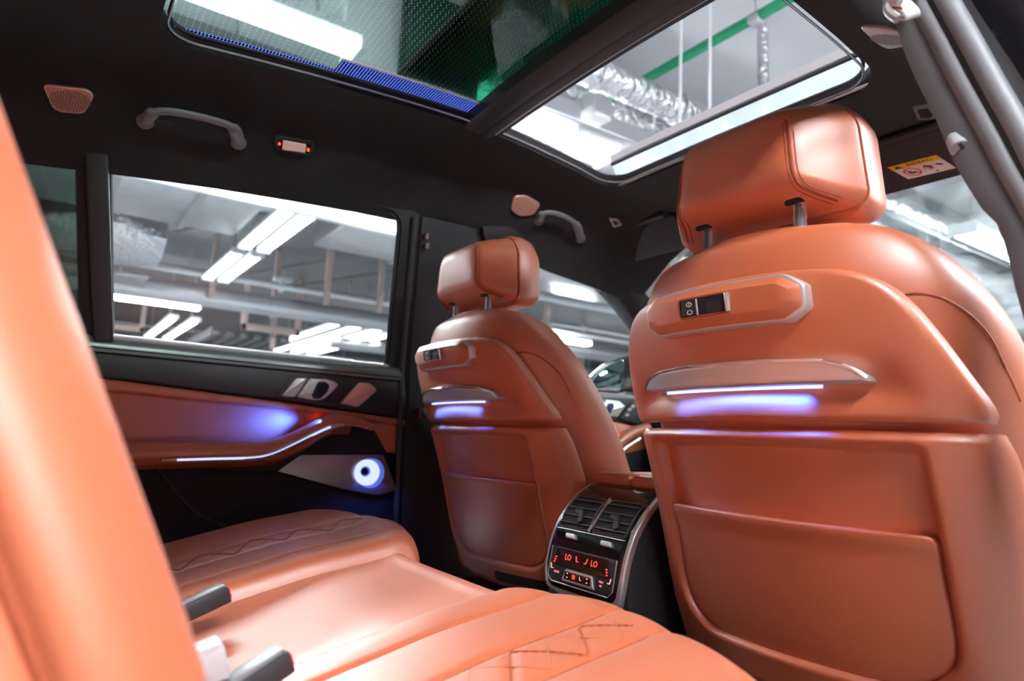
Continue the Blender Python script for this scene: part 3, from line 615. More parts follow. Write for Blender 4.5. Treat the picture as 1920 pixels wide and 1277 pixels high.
# ------------------------------------------------------------------ front seats
SC = [(.10, -.305), (.15, -.33), (.25, -.365), (.30, -.385), (.44, -.425), (.576, -.472), (.608, -.485), (.70, -.512), (.75, -.512), (.80, -.50)]
def SX(u, z): return cub(SC, z)+1.0*u*u+6*max(0, abs(u)-.20)**2
SEAMS = []
def trace(V, F, xo, yc, pxs, r, m_):
    bvh = BVHTree.FromPolygons([Vector(v) for v in V], F); hit = [bvh.ray_cast(CAM, ray(*q).normalized())[0] for q in pxs]
    SEAMS.append(([Vector((h.x-xo, h.y-yc, h.z)) for h in hit if h], r, m_))
def front_seat(yc, xo, label, grp):
    t = thing('front_seat', label, 'car seat', (-.2+xo, yc, 0), grp)
    def f(u, z, h): return Vector((SX(u, z)+xo-h, yc+u, z))
    # cushioned body behind the shell
    WB = [(.12, .250), (.30, .257), (.45, .260), (.55, .260), (.62, .256), (.69, .243), (.73, .224), (.76, .200), (.78, .172), (.795, .130), (.803, .06)]
    DP = [(.12, .20), (.45, .20), (.62, .165), (.70, .14), (.76, .11), (.79, .075), (.803, .04)]
    rings = []
    zs = [.235+.435*k/18 for k in range(19)]+[.69, .71, .73, .745, .76, .77, .78, .788, .795, .80, .803]
    for z in zs:
        w_, d = cub(WB, z), cub(DP, z)/2; xb = cub(SC, z)+.006+(.02 if z > .78 else 0)*sst(.78, .803, z); R_ = []
        for k in range(56):
            a = 2*math.pi*k/56; ca, sa = math.cos(a), math.sin(a); n = 2/3.2
            u = w_*math.copysign(abs(ca)**n, ca); x = xb+d+d*math.copysign(abs(sa)**n, sa)
            x += SX(u, z)-cub(SC, z)
            R_.append(Vector((x+xo, yc+u, z)))
        rings.append(R_)
    bV, bF = loftm(rings); mesh('backrest', bV, bF, 'leather', t, 70)
    if not SEAMS:   # seam lines traced once on the larger seat and reused on both
        trace(bV, bF, xo, yc, [(1690, 553), (1720, 550), (1760, 557), (1800, 577), (1835, 606), (1862, 642), (1884, 690)], .0016, 'leather_seam')
        trace(bV, bF, xo, yc, [(1822, 594), (1845, 622), (1870, 662), (1893, 706), (1914, 752)], .0011, 'thread')
    # upper shell
    half = [(.247, .563), (.246, .580), (.233, .616), (.218, .655), (.201, .688), (.184, .708), (.163, .721), (.138, .728), (.10, .732), (.05, .7335)]
    outl = half+[(-a, b) for a, b in reversed(half)]
    outl = resample(fillet(outl, [.008]+[.02]*18+[.008], 4), 130)
    def fu(u, z, h):
        rec = .014*math.exp(-((z-.603)/.020)**2)*sst(.205, .165, abs(u))*(1 if h > 0 else 0)
        return f(u, z, h-rec)
    us = mesh('upper_shell', *panelm(outl, fu, .014, .008, .012, 16, 4), 'leather', t, 70)
    # lower shell with the recessed middle
    LW = [(.214, .200), (.222, .222), (.24, .236), (.27, .247), (.34, .254), (.42, .257), (.48, .256), (.53, .252), (.5535, .247)]
    def rsd(u, z):   # distance into the recessed middle (rounded lower corners)
        qx, qz = abs(u)-(.196-.07), abs(z-.43)-(.167-.07); return .07-math.hypot(max(qx, 0), max(qz, 0))-min(max(qx, qz), 0)
    def lsh(a, b):
        a = 2*a-1; a = math.copysign(abs(a)**.85, a); z = .214+(.5535-.214)*b; w_ = cub(LW, z); u = a*w_
        de = min(w_-abs(u), z-.214, .5535-z)
        h = .014-.010*(1-sst(0, .010, de))-.022*sst(0, .016, rsd(u, z))*sst(.5430, .5310, z)
        return f(u, z, h)
    mesh('lower_shell', *gridm(101, 91, lsh, (.02, 0, 0)), 'leather', t, 70)
    # seat back pocket
    pk = [(.186, .440), (.184, .40), (.187, .345), (.182, .312), (.166, .290), (.140, .276), (.10, .270), (0, .267)]
    pk = [(.180, .4435)]+pk+[(-a, b) for a, b in reversed(pk[:-1])]+[(-.180, .4435)]
    pk = resample(fillet(pk, .010, 4), 120)
    def fp(u, z, h): return f(u, z, h-.008+.004*sst(.415, .437, z))
    mesh('pocket', *panelm(pk, fp, .012, .004, .014, 10, 4), 'leather', t, 70)
    # frame and inlay of the lock panel
    def octo(a, b, cx, cz): return [(a, b-cz), (a, -b+cz), (a-cx, -b), (-a+cx, -b), (-a, -b+cz), (-a, b-cz), (-a+cx, b), (a-cx, b)]
    cz0 = .698
    fr1 = [(u, z+cz0+.0) for u, z in octo(.119, .0270, .022, .014)]
    fm = mesh('lock_frame', *panelm(resample(fillet(fr1, .003, 3), 100), f, .028, .003, .002, 8), 'alu', t)
    inl = [(u, z+cz0) for u, z in octo(.1155, .0240, .021, .0125)]
    P_ = [Vector(p) for p in resample(fillet(inl, .003, 3), 100)]
    mesh('lock_panel', *panelm(P_, lambda u, z, h: f(u, z, .0285+max(0, h)), .0065, .0095, .0, 8, 1), 'leather', t)
    sl = [(.043, cz0+.0125), (.043, cz0-.0105), (-.036, cz0-.0105), (-.036, cz0+.0125)]
    mesh('slot', *panelm(resample(fillet(sl, .005, 4), 60), f, .0352, .0004, .0, 6), 'black_matt', fm)
    mesh('slot_rim', *tubem([f(p.x, p.y, .0352) for p in resample(fillet([Vector(q) for q in sl], .005, 4), 60)], .0013, 6, closed=True), 'leather_seam', fm)
    sw = [(.037, cz0+.0105), (.039, cz0-.009), (.012, cz0-.009), (.012, cz0+.0105)]
    mesh('switch', *panelm(resample(fillet(sw, .002, 3), 40), f, .0362, .0004, .0, 4), 'black_plastic', fm)
    for dz in (.005, -.0045):
        mesh('icon', *tubem([f(.0245+.0042*math.cos(a), cz0+dz+.0024*math.sin(a), .0364) for a in [k*math.pi/8 for k in range(16)]], .0006, 5, closed=True), 'icon', fm)
    mesh('icon_bolt', *tubem([f(.0245, cz0+.0085, .0364), f(.0245, cz0+.0025, .0364)], .0005, 5), 'icon', fm)
    mesh('switch_edge', *tubem([f(.0125, cz0-.009, .0362), f(.0125, cz0+.0105, .0362)], .0012, 6), 'grey_plastic', fm)
    tb = [(-.002, cz0+.004), (-.002, cz0-.009), (-.024, cz0-.009), (-.024, cz0+.004)]
    mesh('lever', *panelm(resample(fillet(tb, .002, 3), 40), f, .0358, .0004, 0, 4), 'grey_plastic' if False else 'black_plastic', fm)
    mesh('release_tab', *tubem([f(-.033, cz0-.0100, .037), f(-.034, cz0+.001, .038), f(-.033, cz0+.0115, .037)], .0032, 8), 'chrome', fm)
    # grip bar with the light below it
    hd = [(.168, .6055), (.162, .613), (.148, .622), (.120, .629), (.06, .6315), (-.06, .6315), (-.120, .629), (-.145, .622), (-.158, .612), (-.163, .6055), (-.150, .603), (0, .602), (.150, .603)]
    hd = resample(fillet(hd, .004, 3), 120)
    hb_ = mesh('grip_bar', *panelm(hd, lambda u, z, h: f(u, z, h-.004-.010*(z < .0)), .026, .005, .006, 6, 4), 'alu', t, 50)
    edge = [p for p in hd if p.y > .6065]; 
    ed = sorted(edge, key=lambda p: -p.x)
    mesh('bright_edge', *tubem([f(p.x, p.y-.0012, .0212) for p in ed], .0022, 6), 'chrome', hb_)
    mesh('light_strip', *tubem([f(u, .6012, .006) for u in [.128-.236*k/24 for k in range(25)]], .0022, 6), 'blue_light', hb_)
    c = f(.01, .5985, .016); arealight('grip_light', c, (1.1, 0, -1), .004, .20, .20, (.02, .11, 1.0), t, 60).rotation_euler = Vector((1.1, 0, -1)).to_track_quat('-Z', 'X').to_euler()
    # headrest
    def sec(x, hw, z0, z1, r, n=7):
        out = []; rb = r*.45
        for cu, cz, a, q in ((hw-r, z1-r, 0, r), (-hw+r, z1-r, 90, r), (-hw+rb, z0+rb, 180, rb), (hw-rb, z0+rb, 270, rb)):
            for k in range(n+1):
                u, z = cu+q*math.cos(math.radians(a+90*k/n)), cz+q*math.sin(math.radians(a+90*k/n)); tz = (z-z0)/(z1-z0)
                out.append(Vector((x+xo, yc+u*(1.06-.15*tz*tz), z)))
        return out
    bk = [sec(-.5035, .060, .866, .918, .02), sec(-.5015, .078, .852, .934, .022), sec(-.496, .088, .845, .942, .024), sec(-.488, .0955, .840, .947, .028), sec(-.462, .114, .829, .955, .034), sec(-.436, .131, .820, .960, .040), sec(-.430, .133, .819, .961, .042), sec(-.427, .120, .830, .950, .040)]
    mesh('headrest_back', *loftm(bk), 'leather', t, 50)
    ft = [sec(-.428, .118, .832, .948, .040), sec(-.4255, .134, .818, .962, .044), sec(-.423, .130, .813, .967, .046), sec(-.418, .132, .810, .971, .048), sec(-.395, .131, .809, .973, .050), sec(-.375, .128, .813, .970, .050), sec(-.362, .120, .823, .960, .050), sec(-.357, .112, .843, .940, .048)]
    mesh('headrest_front', *loftm(ft), 'leather', t, 60)
    if len(SEAMS) < 3:
        hv, hf = loftm(bk)
        hv = [Vector(v) for v in hv]
        P0 = [(1464, 199), (1474, 225), (1479, 260), (1483, 300), (1489, 330), (1503, 350), (1530, 363), (1570, 377), (1606, 389)]
        trace(hv, hf, xo, yc, P0, .0020, 'leather_seam')
        trace(hv, hf, xo, yc, [(x-8, y+6) for x, y in P0[:-1]], .0008, 'leather_seam')
        trace(hv, hf, xo, yc, [(x+9, y-6) for x, y in P0[1:]], .0008, 'leather_seam')
    for L_, r_, m_ in SEAMS:
        for s_ in (1, -1):
            if len(L_) > 2: mesh('seam', *tubem(catmull([Vector((p.x+xo, yc+p.y*s_, p.z)) for p in L_], 5), r_, 6), m_, t)
    for s in (-1, 1):
        ps = mesh('headrest_post', *tubem([Vector((-.455+xo, yc+s*.07, .785)), Vector((-.455+xo, yc+s*.07, .850))], .0085, 14), 'chrome', t)
        mesh('post_slot', *plate([Vector((-.455+xo+a, yc+s*.07+b, .8305)) for a, b in ((-.018, -.012), (.040, -.016), (.040, .014), (-.018, .012))], (0, 0, -1), .001, .0005, .004, .006), 'black_matt', t)
    # cushion and base in front
    rings = []
    for k in range(19):
        x = -.27+.46*k/18; z1 = .335+.03*k/18-.03*sst(.13, .19, x); hw = .252-.03*sst(.05, .19, x)
        R_ = []
        for j in range(28):
            a = 2*math.pi*j/28; ca, sa = math.cos(a), math.sin(a); n = 2/4
            R_.append(Vector((x+xo, yc+hw*math.copysign(abs(ca)**n, ca), (z1+.16)/2+(z1-.16)/2*math.copysign(abs(sa)**n, sa))))
        rings.append(R_)
    mesh('seat_cushion', *loftm(rings), 'leather', t, 60)
    mesh('seat_base', *boxm((-.33+xo, yc-.21, .0), (.15+xo, yc+.21, .19), .02), 'black_plastic', t)
    mesh('air_slot', *panelm(resample(fillet([(-.02, .248), (-.02, .226), (-.19, .228), (-.19, .250)], .008, 3), 50), f, .0148, .0004, 0, 4), 'black_matt', t)
    return t
front_seat(-.375, 0, 'large orange leather front seat back nearest the grey pillar with airbag sticker beyond', 'front seats')
front_seat(.375, .022, 'smaller orange leather front seat back beside the far door and console', 'front seats')

# ------------------------------------------------------------------ rear bench
bench = thing('rear_bench', 'orange leather rear bench with quilted cushions and a tall side backrest', 'car seat', (-1.0, 0, 0))
def zbase(x): return .357+.25*(min(x, -.62)+.70)-.10*max(0, -x-1.0)**2-.010*sst(-.84, -.68, x)
XF = [(-.66, -.745), (-.60, -.700), (-.53, -.668), (-.45, -.640), (-.35, -.622), (-.27, -.632), (-.2, -.655), (-.17, -.67)]
BU = [(.165, -.060), (.172, -.040), (.180, -.018), (.190, -.006), (.205, .000), (.225, .001), (.247, -.001), (.2525, -.003), (.256, -.0065), (.2595, -.003), (.265, -.001), (.30, .001), (.345, .000), (.3535, -.002), (.357, -.0050), (.3605, -.002), (.395, .001), (.428, .000), (.434, -.003), (.440, .000), (.47, .006), (.53, .011), (.59, .006), (.63, -.020), (.655, -.065)]
def cushion(name, ya, yb, xf, bulge, quilt, nx=150, ny=170, r=.06):
    def f(u, v):
        y = ya+(yb-ya)*u; F_ = xf(y); b = bulge(y)
        if v < .72:
            x = -1.32+(F_-r+1.32)*(v/.72); z = zbase(x)+b
            if quilt and .362 < abs(y) < .430:
                a = (abs(y)-.362)/.068; g_ = 0
                for q in (x/.085-.5+a*.5, x/.085-.5-a*.5): g_ = max(g_, math.exp(-((q-round(q))*.085/.003)**2))
                z += .0022*(.15-g_)*sst(.362, .367, abs(y))*sst(.430, .425, abs(y))
        elif v < .90:
            a = (v-.72)/.18*math.pi/2*1.1; x0 = F_-r; x = x0+r*math.sin(a); z = zbase(x0)+b*(1-.5*(v-.72)/.18)-r*(1-math.cos(a))+.25*.03*math.sin(2*a)
        else:
            a = math.pi/2*1.1; t_ = (v-.90)/.10; x0 = F_-r; x = x0+r*math.sin(a)-.03*t_; z = (zbase(x0)+b*.5-r*(1-math.cos(a)))*(1-t_)+.10*t_
        return Vector((x, y, z))
    return mesh(name, *gridm(ny, nx, f), 'leather', bench, 80, recalc=False)
cushion('cushion', -.655, -.165, lambda y: cub(XF, y), lambda y: cub(BU, -y), True)
cushion('cushion', .165, .655, lambda y: cub(XF, -y)+.04, lambda y: cub(BU, y), True)
BC = [(0, -.030), (.10, -.030), (.150, -.028), (.168, -.026), (.176, -.033), (.182, -.05)]
cushion('center_cushion', -.182, .182, lambda y: -.648, lambda y: cub(BC, abs(y)), False, 80, 60, .045)
for y_ in (.256, .357, .434):      # sewn seams in the cushion grooves
    for s_ in (-1, 1):
        F_ = cub(XF, -y_)+(.04 if s_ > 0 else 0); P_ = [Vector((x, s_*y_, zbase(x)+cub(BU, y_)+.0002)) for x in [-1.28+(F_-.06+1.28)*k/30 for k in range(31)]]
        mesh('seam', *tubem(P_, .0016 if y_ < .4 else .0012, 6), 'leather_seam', bench)
for s_ in (-1, 1):      # crossing stitch lines of the quilted band
    for ph in (0, 1):
        F_ = cub(XF, -.395)+(.04 if s_ > 0 else 0); P_ = []
        for k in range(97):
            x = -1.24+(F_-.065+1.24)*k/96; q = (x/.085+ph*.5) % 1; y_ = .362+.066*abs(2*q-1); P_.append(Vector((x, s_*y_, zbase(x)+cub(BU, y_)-.0002)))
        mesh('quilting', *tubem(P_, .0009, 5), 'quilt_thread', bench)
mesh('cushion_base', *boxm((-1.3, -.62, .01), (-.74, .62, .12), .02), 'black_plastic', bench)
def backrest(s, name):
    rr = []
    for k in range(36):
        z = .30+.66*k/35; xf = -1.128-(z-.43)*.44-.10*max(0, .42-z); tp = sst(.86, .96, z)
        base = [(-.24, -.60), (-.14, -.628), (-.085, -.634), (-.068, -.630), (-.058, -.619), (-.048, -.623), (-.030, -.612), (-.008, -.582), (0, -.552), (-.006, -.520), (-.026, -.478), (-.040, -.44), (-.044, -.39), (-.040, -.34), (-.026, -.30), (-.004, -.255), (-.004, -.225), (-.03, -.19), (-.10, -.18), (-.24, -.18)]
        R_ = []
        for dx, y in base:
            R_.append(Vector((xf+dx*(1-.1*tp)-.05*tp, s*(y+(.40+y)*-.12*tp*1.0), z)))
        rr.append(catmull(R_, 3, True))
    o = mesh(name, *loftm(rr), 'leather', bench, 70)
    mesh('seam', *tubem([Vector((-1.128-(z-.43)*.44-.10*max(0, .42-z)-.0585, s*-.6205, z)) for z in [.33+.5*k/20 for k in range(21)]], .0022, 6), 'leather_seam', o)
backrest(1, 'backrest'); backrest(-1, 'backrest')
mesh('center_backrest', *loftm([[Vector((-1.17-(z-.43)*.40+dx, y, z)) for dx, y in ((-.15, -.178), (-.01, -.178), (.0, -.165), (.004, 0), (.0, .165), (-.01, .178), (-.15, .178))] for z in [.30+.60*k/12 for k in range(13)]]), 'leather', bench, 60)
# ------------------------------------------------------------------ belt buckles
def obox(c, ax, ay, hx, hy, hz, r=.003, taper=1.):
    ax = Vector(ax).normalized(); ay = Vector(ay); ay = (ay-ax*ay.dot(ax)).normalized(); az = ax.cross(ay); V, F = boxm((-hx, -hy, -hz), (hx, hy, hz), r)
    return [Vector(c)+ax*v.x+ay*v.y*(1+(taper-1)*(v.x/hx*.5+.5))+az*v.z for v in V], F
def buckle(c, d, lat, label, size, red=True, m='black_plastic'):
    t = thing('seat_belt_buckle', label, 'belt buckle', Vector(c), 'seat belt buckles'); d = Vector(d).normalized(); L, w_, h = size
    mesh('body', *obox(c, d, lat, L/2, w_/2, h/2, .0022), m, t)
    az = d.cross((Vector(lat)-d*Vector(lat).dot(d)).normalized())
    mesh('top_cover', *obox(Vector(c)+az*(h/2+.0005), d, lat, L/2-.002, w_/2-.003, .0022, .0015), 'grip' if m != 'grey_plastic' else m, t)
    if red: mesh('release_button', *obox(Vector(c)+d*(L/2-.001), d, lat, .0035, w_/2-.004, h/2-.004, .0015), 'red_plastic', t)
    mesh('strap', *obox(Vector(c)-d*(L/2+.03), d, lat, .035, w_/2-.006, .002, .001), 'black_matt', t); return t
buckle(at(382, 1131, 'z', .298), (.93, .15, .33), (.1, 1, 0), 'black belt buckle with a red button between the two far cushions', (.060, .028, .022))
buckle(at(474, 1275, 'z', .318), (.90, .22, .38), (-.1, 1, 0), 'black belt buckle standing in the gap at the bottom edge of the bench', (.062, .027, .020))
buckle(at(378, 1248, 'z', .335), (.95, -.05, .28), (0, 1, 0), 'light grey belt buckle right against the tall side backrest', (.036, .030, .026), False, 'grey_plastic')

# ------------------------------------------------------------------ centre console with the rear climate panel
CS = [(.10, -.36), (.20, -.395), (.26, -.406), (.29, -.407), (.33, -.400), (.37, -.386), (.405, -.362), (.43, -.335), (.447, -.305), (.455, -.27)]
def CX(z): return cub(CS, z)
def fc(y, z, h): return Vector((CX(z)-h*.92, y, z+h*.35))
def oc(px, py, h=0.):
    d = ray(px, py); t = .9
    for _ in range(80): p = CAM+d*t; t -= (p.x-(CX(p.z-h*.35)-h*.92))/(d.x-.2*d.z)*.7
    return Vector((p.y, p.z-h*.35))
def zq(X_, Y_, h=0.): return oc(1020+X_/4.912, 880+Y_/4.912, h)
cons = thing('center_console', 'black center console with rear air vents between the front seats', 'console', (-.2, 0, 0))
rr = []
for k in range(28):
    z = .02+.43*k/27; x = CX(max(z, .1)); hw = .109-.008*sst(.3, .45, z)
    rr.append([Vector((x+.02, hw*s, z)) if False else Vector((x+dx, hw*a, z)) for dx, a in ((.004, -.86), (.006, -.95), (.025, -1), (.20, -1.02), (.62, -1.02), (.62, 1.02), (.20, 1.02), (.025, 1), (.006, .95), (.004, .86))])
mesh('body', *loftm(rr), 'black_plastic', cons, 50)
def cpl(name, pts, m, H, r=.001, D=.004, fr=0., K=6, parent=None, n=80):
    q = [Vector(p) for p in pts]; q = fillet(q, fr, 4) if fr else q
    return mesh(name, *panelm(resample(q, n), fc, H, r, D, K), m, parent or cons, 40)
fo = [(.098, .452), (.101, .42), (.102, .36), (.101, .30), (.094, .268), (.06, .260), (-.06, .260), (-.094, .268), (-.101, .30), (-.102, .36), (-.101, .42), (-.098, .452)]
cpl('bright_frame', fo, 'alu', .008, .003, .004, .006, 8)
fi = [(.090, .451), (.0925, .42), (.0935, .36), (.0925, .305), (.088, .278), (.075, .270), (-.075, .270), (-.088, .278), (-.0925, .305), (-.0935, .36), (-.0925, .42), (-.090, .451)]
face = cpl('glossy_face', fi, 'piano', .0095, .001, .0, .006, 10)
cpl('base_skirt', [(.085, .258), (-.085, .258), (-.08, .215), (.08, .215)], 'black_matt', .004, .002, .004, .004)
# vents
for nm, ya, yb in (('air_vent', .086, .006), ('air_vent', -.006, -.086)):
    va_ = cpl(nm, [(ya, .425), (yb, .425), (yb, .372), (ya, .372)], 'black_matt', .0105, .0008, .0, .004)
    for k in range(4):
        z = .380+.0128*k
        mesh('slat', *tubem([fc(ya-.002, z, .0125), fc(yb+.002, z, .0125)], .0022, 6, sq=.5), 'grip', va_)
    ym = ya*.45+yb*.55
    mesh('vane_tab', *panelm(resample(fillet([Vector(p) for p in ((ym+.016, .404), (ym-.004, .404), (ym-.018, .385), (ym-.008, .380), (ym+.002, .396), (ym+.012, .396))], .002, 3), 40), fc, .0175, .001, 0, 4), 'black_plastic', va_)
    mesh('vent_rim', *tubem([fc(p.x, p.y, .0112) for p in resample(fillet([Vector(p) for p in ((ya, .425), (yb, .425), (yb, .372), (ya, .372))], .004, 3), 60)], .0010, 6, closed=True), 'alu_dark', va_)
    mesh('wheel', *panelm(resample(fillet([Vector(p) for p in ((ym+.013, .3625), (ym-.011, .3625), (ym-.013, .354), (ym+.011, .354))], .002, 3), 40), fc, .0155, .002, 0, 4), 'alu', cons)
mesh('vent_divider', *tubem([fc(0, .427, .012), fc(0, .371, .014)], .003, 8, sq=.6), 'chrome', cons)
mesh('bright_line', *tubem([fc(y, .369, .0105) for y in (.088, .04, -.04, -.088)], .0009, 5), 'alu', cons)
# climate display and keys
cl = cpl('climate_panel', [(.082, .338), (-.082, .338), (-.082, .290), (-.072, .281), (.072, .281), (.082, .290)], 'black_plastic', .0115, .001, 0, .004)
mesh('panel_rim', *tubem([fc(p[0], p[1], .0118) for p in ((.084, .338), (.084, .289), (.073, .279), (-.073, .279), (-.084, .289), (-.084, .338))], .0010, 6), 'alu', cl)
cpl('display', [(.066, .336), (-.066, .336), (-.074, .308), (.074, .308)], 'display', .0128, .0006, 0, .002, 6, cl)
def ctext(s, y0, z0, size, m, h=.0131, name='lettering'):
    V, F = textm(s, size); mesh(name, [fc(y0-v.x, z0+v.y, h) for v in V], F, m, cl, recalc=False)
ctext('LO', .034, .3235, .013, 'red_light'); ctext('LO', -.034, .3235, .013, 'red_light')
def glyph(y0, z0, pts, m, h=.0132, r=.0007, name='icon'):
    mesh(name, *tubem([fc(y0-a, z0+b, h) for a, b in pts], r, 5), m, cl)
seat_i = ((-.003, .005), (-.001, -.003), (.004, -.003))
glyph(.010, .3235, seat_i, 'red_light'); glyph(-.013, .3235, tuple((-a, b) for a, b in seat_i), 'red_light')
for y0 in (.066, -.066):
    for k in range(3): glyph(y0+(.002 if y0 > 0 else -.002)*k*.6, .3205-.0042*k, ((-.001, 0), (.001, 0)), 'red_light', .0133, .0012, 'heat_dot')
bar = cpl('key_bar', [(.034, .3045), (-.034, .3045), (-.042, .284), (.042, .284)], 'alu', .0150, .001, 0, .001, 6, cl)
for k in range(4):
    a0 = .034-.0172*k; cpl('key', [(a0, .3005), (a0-.0158, .3005), (a0-.0158*1.03, .2880), (a0+.0004, .2880)], 'display', .0158, .0004, 0, .001, 4, cl, 30)
    y0 = a0-.008
    if k in (0, 3): glyph(y0, .2945, ((-.0015, .0025), (0, .004), (.0015, .0025)), 'pink_light', .0162, .0005); glyph(y0, .2945, ((-.0015, -.0025), (0, -.004), (.0015, -.0025)), 'pink_light', .0162, .0005)
    elif k == 1: glyph(y0, .2945, ((-.003, .003), (.003, .003), (.003, -.003), (-.003, -.003), (-.003, .003), (.003, -.003)), 'red_light', .0162, .0005)
    else: glyph(y0, .2945, tuple((a*.7, b*.7) for a, b in seat_i), 'pink_light', .0162, .0005)
glyph(.075, .3035, seat_i, 'pink_light', .0122, .0008); glyph(-.075, .3035, tuple((-a, b) for a, b in seat_i), 'pink_light', .0122, .0008)
ctext('AUTO', .060, .2960, .0052, 'pink_light', .0121); ctext('MAX', -.056, .2995, .0048, 'pink_light', .0121); ctext('AC', -.056, .2935, .0048, 'pink_light', .0121)
# padded lid of the console, split in two
for s in (1, -1):
    V, F = boxm((-.305, min(.002*s, .100*s), .447), (.10, max(.002*s, .100*s), .474), .010, 4)
    mesh('armrest_lid', V, F, 'leather', cons, 60)

# ------------------------------------------------------------------ the parking hall around the car
GZ, CZ = -.50, 2.95
struct(mesh('floor', *boxm((-14, -12, GZ-.1), (24, 24, GZ)), 'floor_paint'), 'pale painted parking hall floor around the car')
struct(mesh('ceiling', *boxm((-14, -12, CZ), (24, 24, CZ+.2)), 'concrete'), 'dark grey concrete ceiling of the parking hall beyond the pipes')
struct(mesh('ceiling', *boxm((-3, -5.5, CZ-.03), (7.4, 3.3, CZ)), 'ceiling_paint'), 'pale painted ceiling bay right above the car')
for x, lb in ((-5.2, 'grey concrete ceiling beam behind the car'), (8.9, 'grey concrete ceiling beam ahead of the car'), (16, 'grey concrete ceiling beam at the far end of the hall')):
    struct(mesh('beam', *boxm((x, -12, CZ-.28), (x+.6, 24, CZ), .01), 'concrete'), lb)
struct(mesh('wall_left', *boxm((-14, 20, GZ), (24, 20.3, CZ)), 'concrete_dark'), 'dark grey far wall of the parking hall behind the pipes')
struct(mesh('wall_front', *boxm((21, -12, GZ), (21.3, 24, CZ)), 'concrete'), 'grey end wall of the parking hall ahead of the car')
def single(name, label, cat, m_, V, F, group=None, sharp=40):
    lo = Vector([min(v[i] for v in V) for i in range(3)]); hi = Vector([max(v[i] for v in V) for i in range(3)])
    o = mesh(name, V, F, m_, None, sharp, loc=((lo.x+hi.x)/2, (lo.y+hi.y)/2, lo.z)); return tag(o, label, cat, group)
# fluorescent lamps: housing, tubes, end caps, hangers
def lamp(p0, p1, label, wid=.16, m_='tube', hang=True, r=.024):
    p0, p1 = Vector(p0), Vector(p1); d = (p1-p0).normalized(); s_ = d.cross(Vector((0, 0, 1))).normalized(); c = (p0+p1)/2; L = (p1-p0).length
    t = thing('fluorescent_lamp', label, 'lamp', c, 'fluorescent lamps of the parking hall')
    mesh('housing', *obox(c+Vector((0, 0, r+.022)), d, s_, L/2, wid/2, .018, .006), 'white_paint', t)
    for k in (-1, 1): mesh('tube', *tubem([p0+d*.03+s_*k*wid*.28, p1-d*.03+s_*k*wid*.28], r, 8), m_, t)
    for e, q in ((p0, 1), (p1, -1)): mesh('end_cap', *obox(e+d*q*.010, d, s_, .014, wid/2, r+.006, .003), 'white_paint', t)
    if hang:
        for f_ in (.15, .85): q = p0.lerp(p1, f_); mesh('hanger', *tubem([q+Vector((0, 0, r+.03)), Vector((q.x, q.y, CZ))], .008, 6), 'steel', t)
    return t
# seen through the far side window
lamp((-.75, 9.1, 2.12), (.42, 9.1, 2.12), 'bright fluorescent lamp under the thick pipe in the rear side window', .2)
for i, x in enumerate((.20, .375)):
    lamp((x, 4.10, 2.22), (x, 5.75, 2.22), ('near length of the sloping lamp row nearer the rear post', 'near length of the sloping lamp row nearer the door pillar')[i], .13, 'tube_dim', True, .012)
    lamp((x, 5.95, 2.22), (x, 7.5, 2.22), ('far length of the sloping lamp row nearer the rear post', 'far length of the sloping lamp row nearer the door pillar')[i], .13, 'tube_dim', True, .012)
for i, x in enumerate((.30, .62)): lamp((x, 10.6, 2.16), (x, 13.8, 2.16), ('lamp row low in the side window, nearer the rear post', 'lamp row low in the side window, nearer the steel bracket')[i], .15, 'tube_dim', True, .016)
for i, x in enumerate((2.35, 2.70, 3.05, 3.40)): lamp((x, 8.9, 2.16), (x, 13.6, 2.16), ('first of four lamp rows low in the window by the pillar', 'second of four lamp rows low in the window by the pillar', 'third of four lamp rows low in the window by the pillar', 'last of four lamp rows low in the window by the pillar')[i], .15, 'tube_dim', True, .016)
lamp((3.0, 14.4, 2.10), (4.7, 14.4, 2.10), 'bright fluorescent lamp just above the sill of the side window', .22)
# other lamps in view, then two rows added to light the bench
lamp((4.9, 7.2, 2.08), (5.75, 7.2, 2.08), 'bright fluorescent lamp in the front side window', .2)
lamp((1.25, 2.22, 2.35), (1.62, 2.22, 2.35), 'wide white lamp fixed under the pale tray in the sunroof opening', .26, 'tube_dim', False, .03)
lamp((4.15, 1.22, 2.18), (5.3, 1.22, 2.18), 'bright fluorescent lamp seen through the windscreen', .2)
lamp((-1.6, 1.95, 2.28), (-.18, 1.95, 2.28), 'long lamp seen through the dotted rear roof glass', .18, 'tube_dim')
for x, lb in ((-.85, 'added lamp over the far side door just above the window line'), (1.35, 'added lamp over the far front door just above the window line')):  # lamps added to throw a pale sheen onto the bench cushions
    lamp((x-.75, 3.47, 2.12), (x+.75, 3.47, 2.12), lb, .2)
for x, lb in ((-.85, 'added unseen lamp over the far side door beside the pale tray'), (.95, 'added unseen lamp over the far front door beside the foil duct')):  # second added row, hidden by the roof edge, for more cushion sheen
    lamp((x-.48, 3.14, 2.36), (x+.48, 3.14, 2.36), lb, .2)
# unseen row placed to light the seats from the open-door side, and other bays
for x, lb in ((-1.05, 'unseen hall lamp over the open door side right beside the car'), (1.15, 'unseen hall lamp over the open door side beside the front seats'), (3.35, 'unseen hall lamp over the open door side ahead of the car')):
    lamp((x-.75, -2.05, 2.22), (x+.75, -2.05, 2.22), lb, .22)
for x, y, lb in ((-3.2, 12.2, 'hall lamp behind the rear quarter window'), (-5.0, 9.0, 'far hall lamp behind the rear quarter window'), (8.3, 3.4, 'hall lamp ahead of the windscreen'), (8.0, 10.4, 'far hall lamp ahead of the front side window')):
    lamp((x-.75, y, 2.05), (x+.75, y, 2.05), lb, .2)
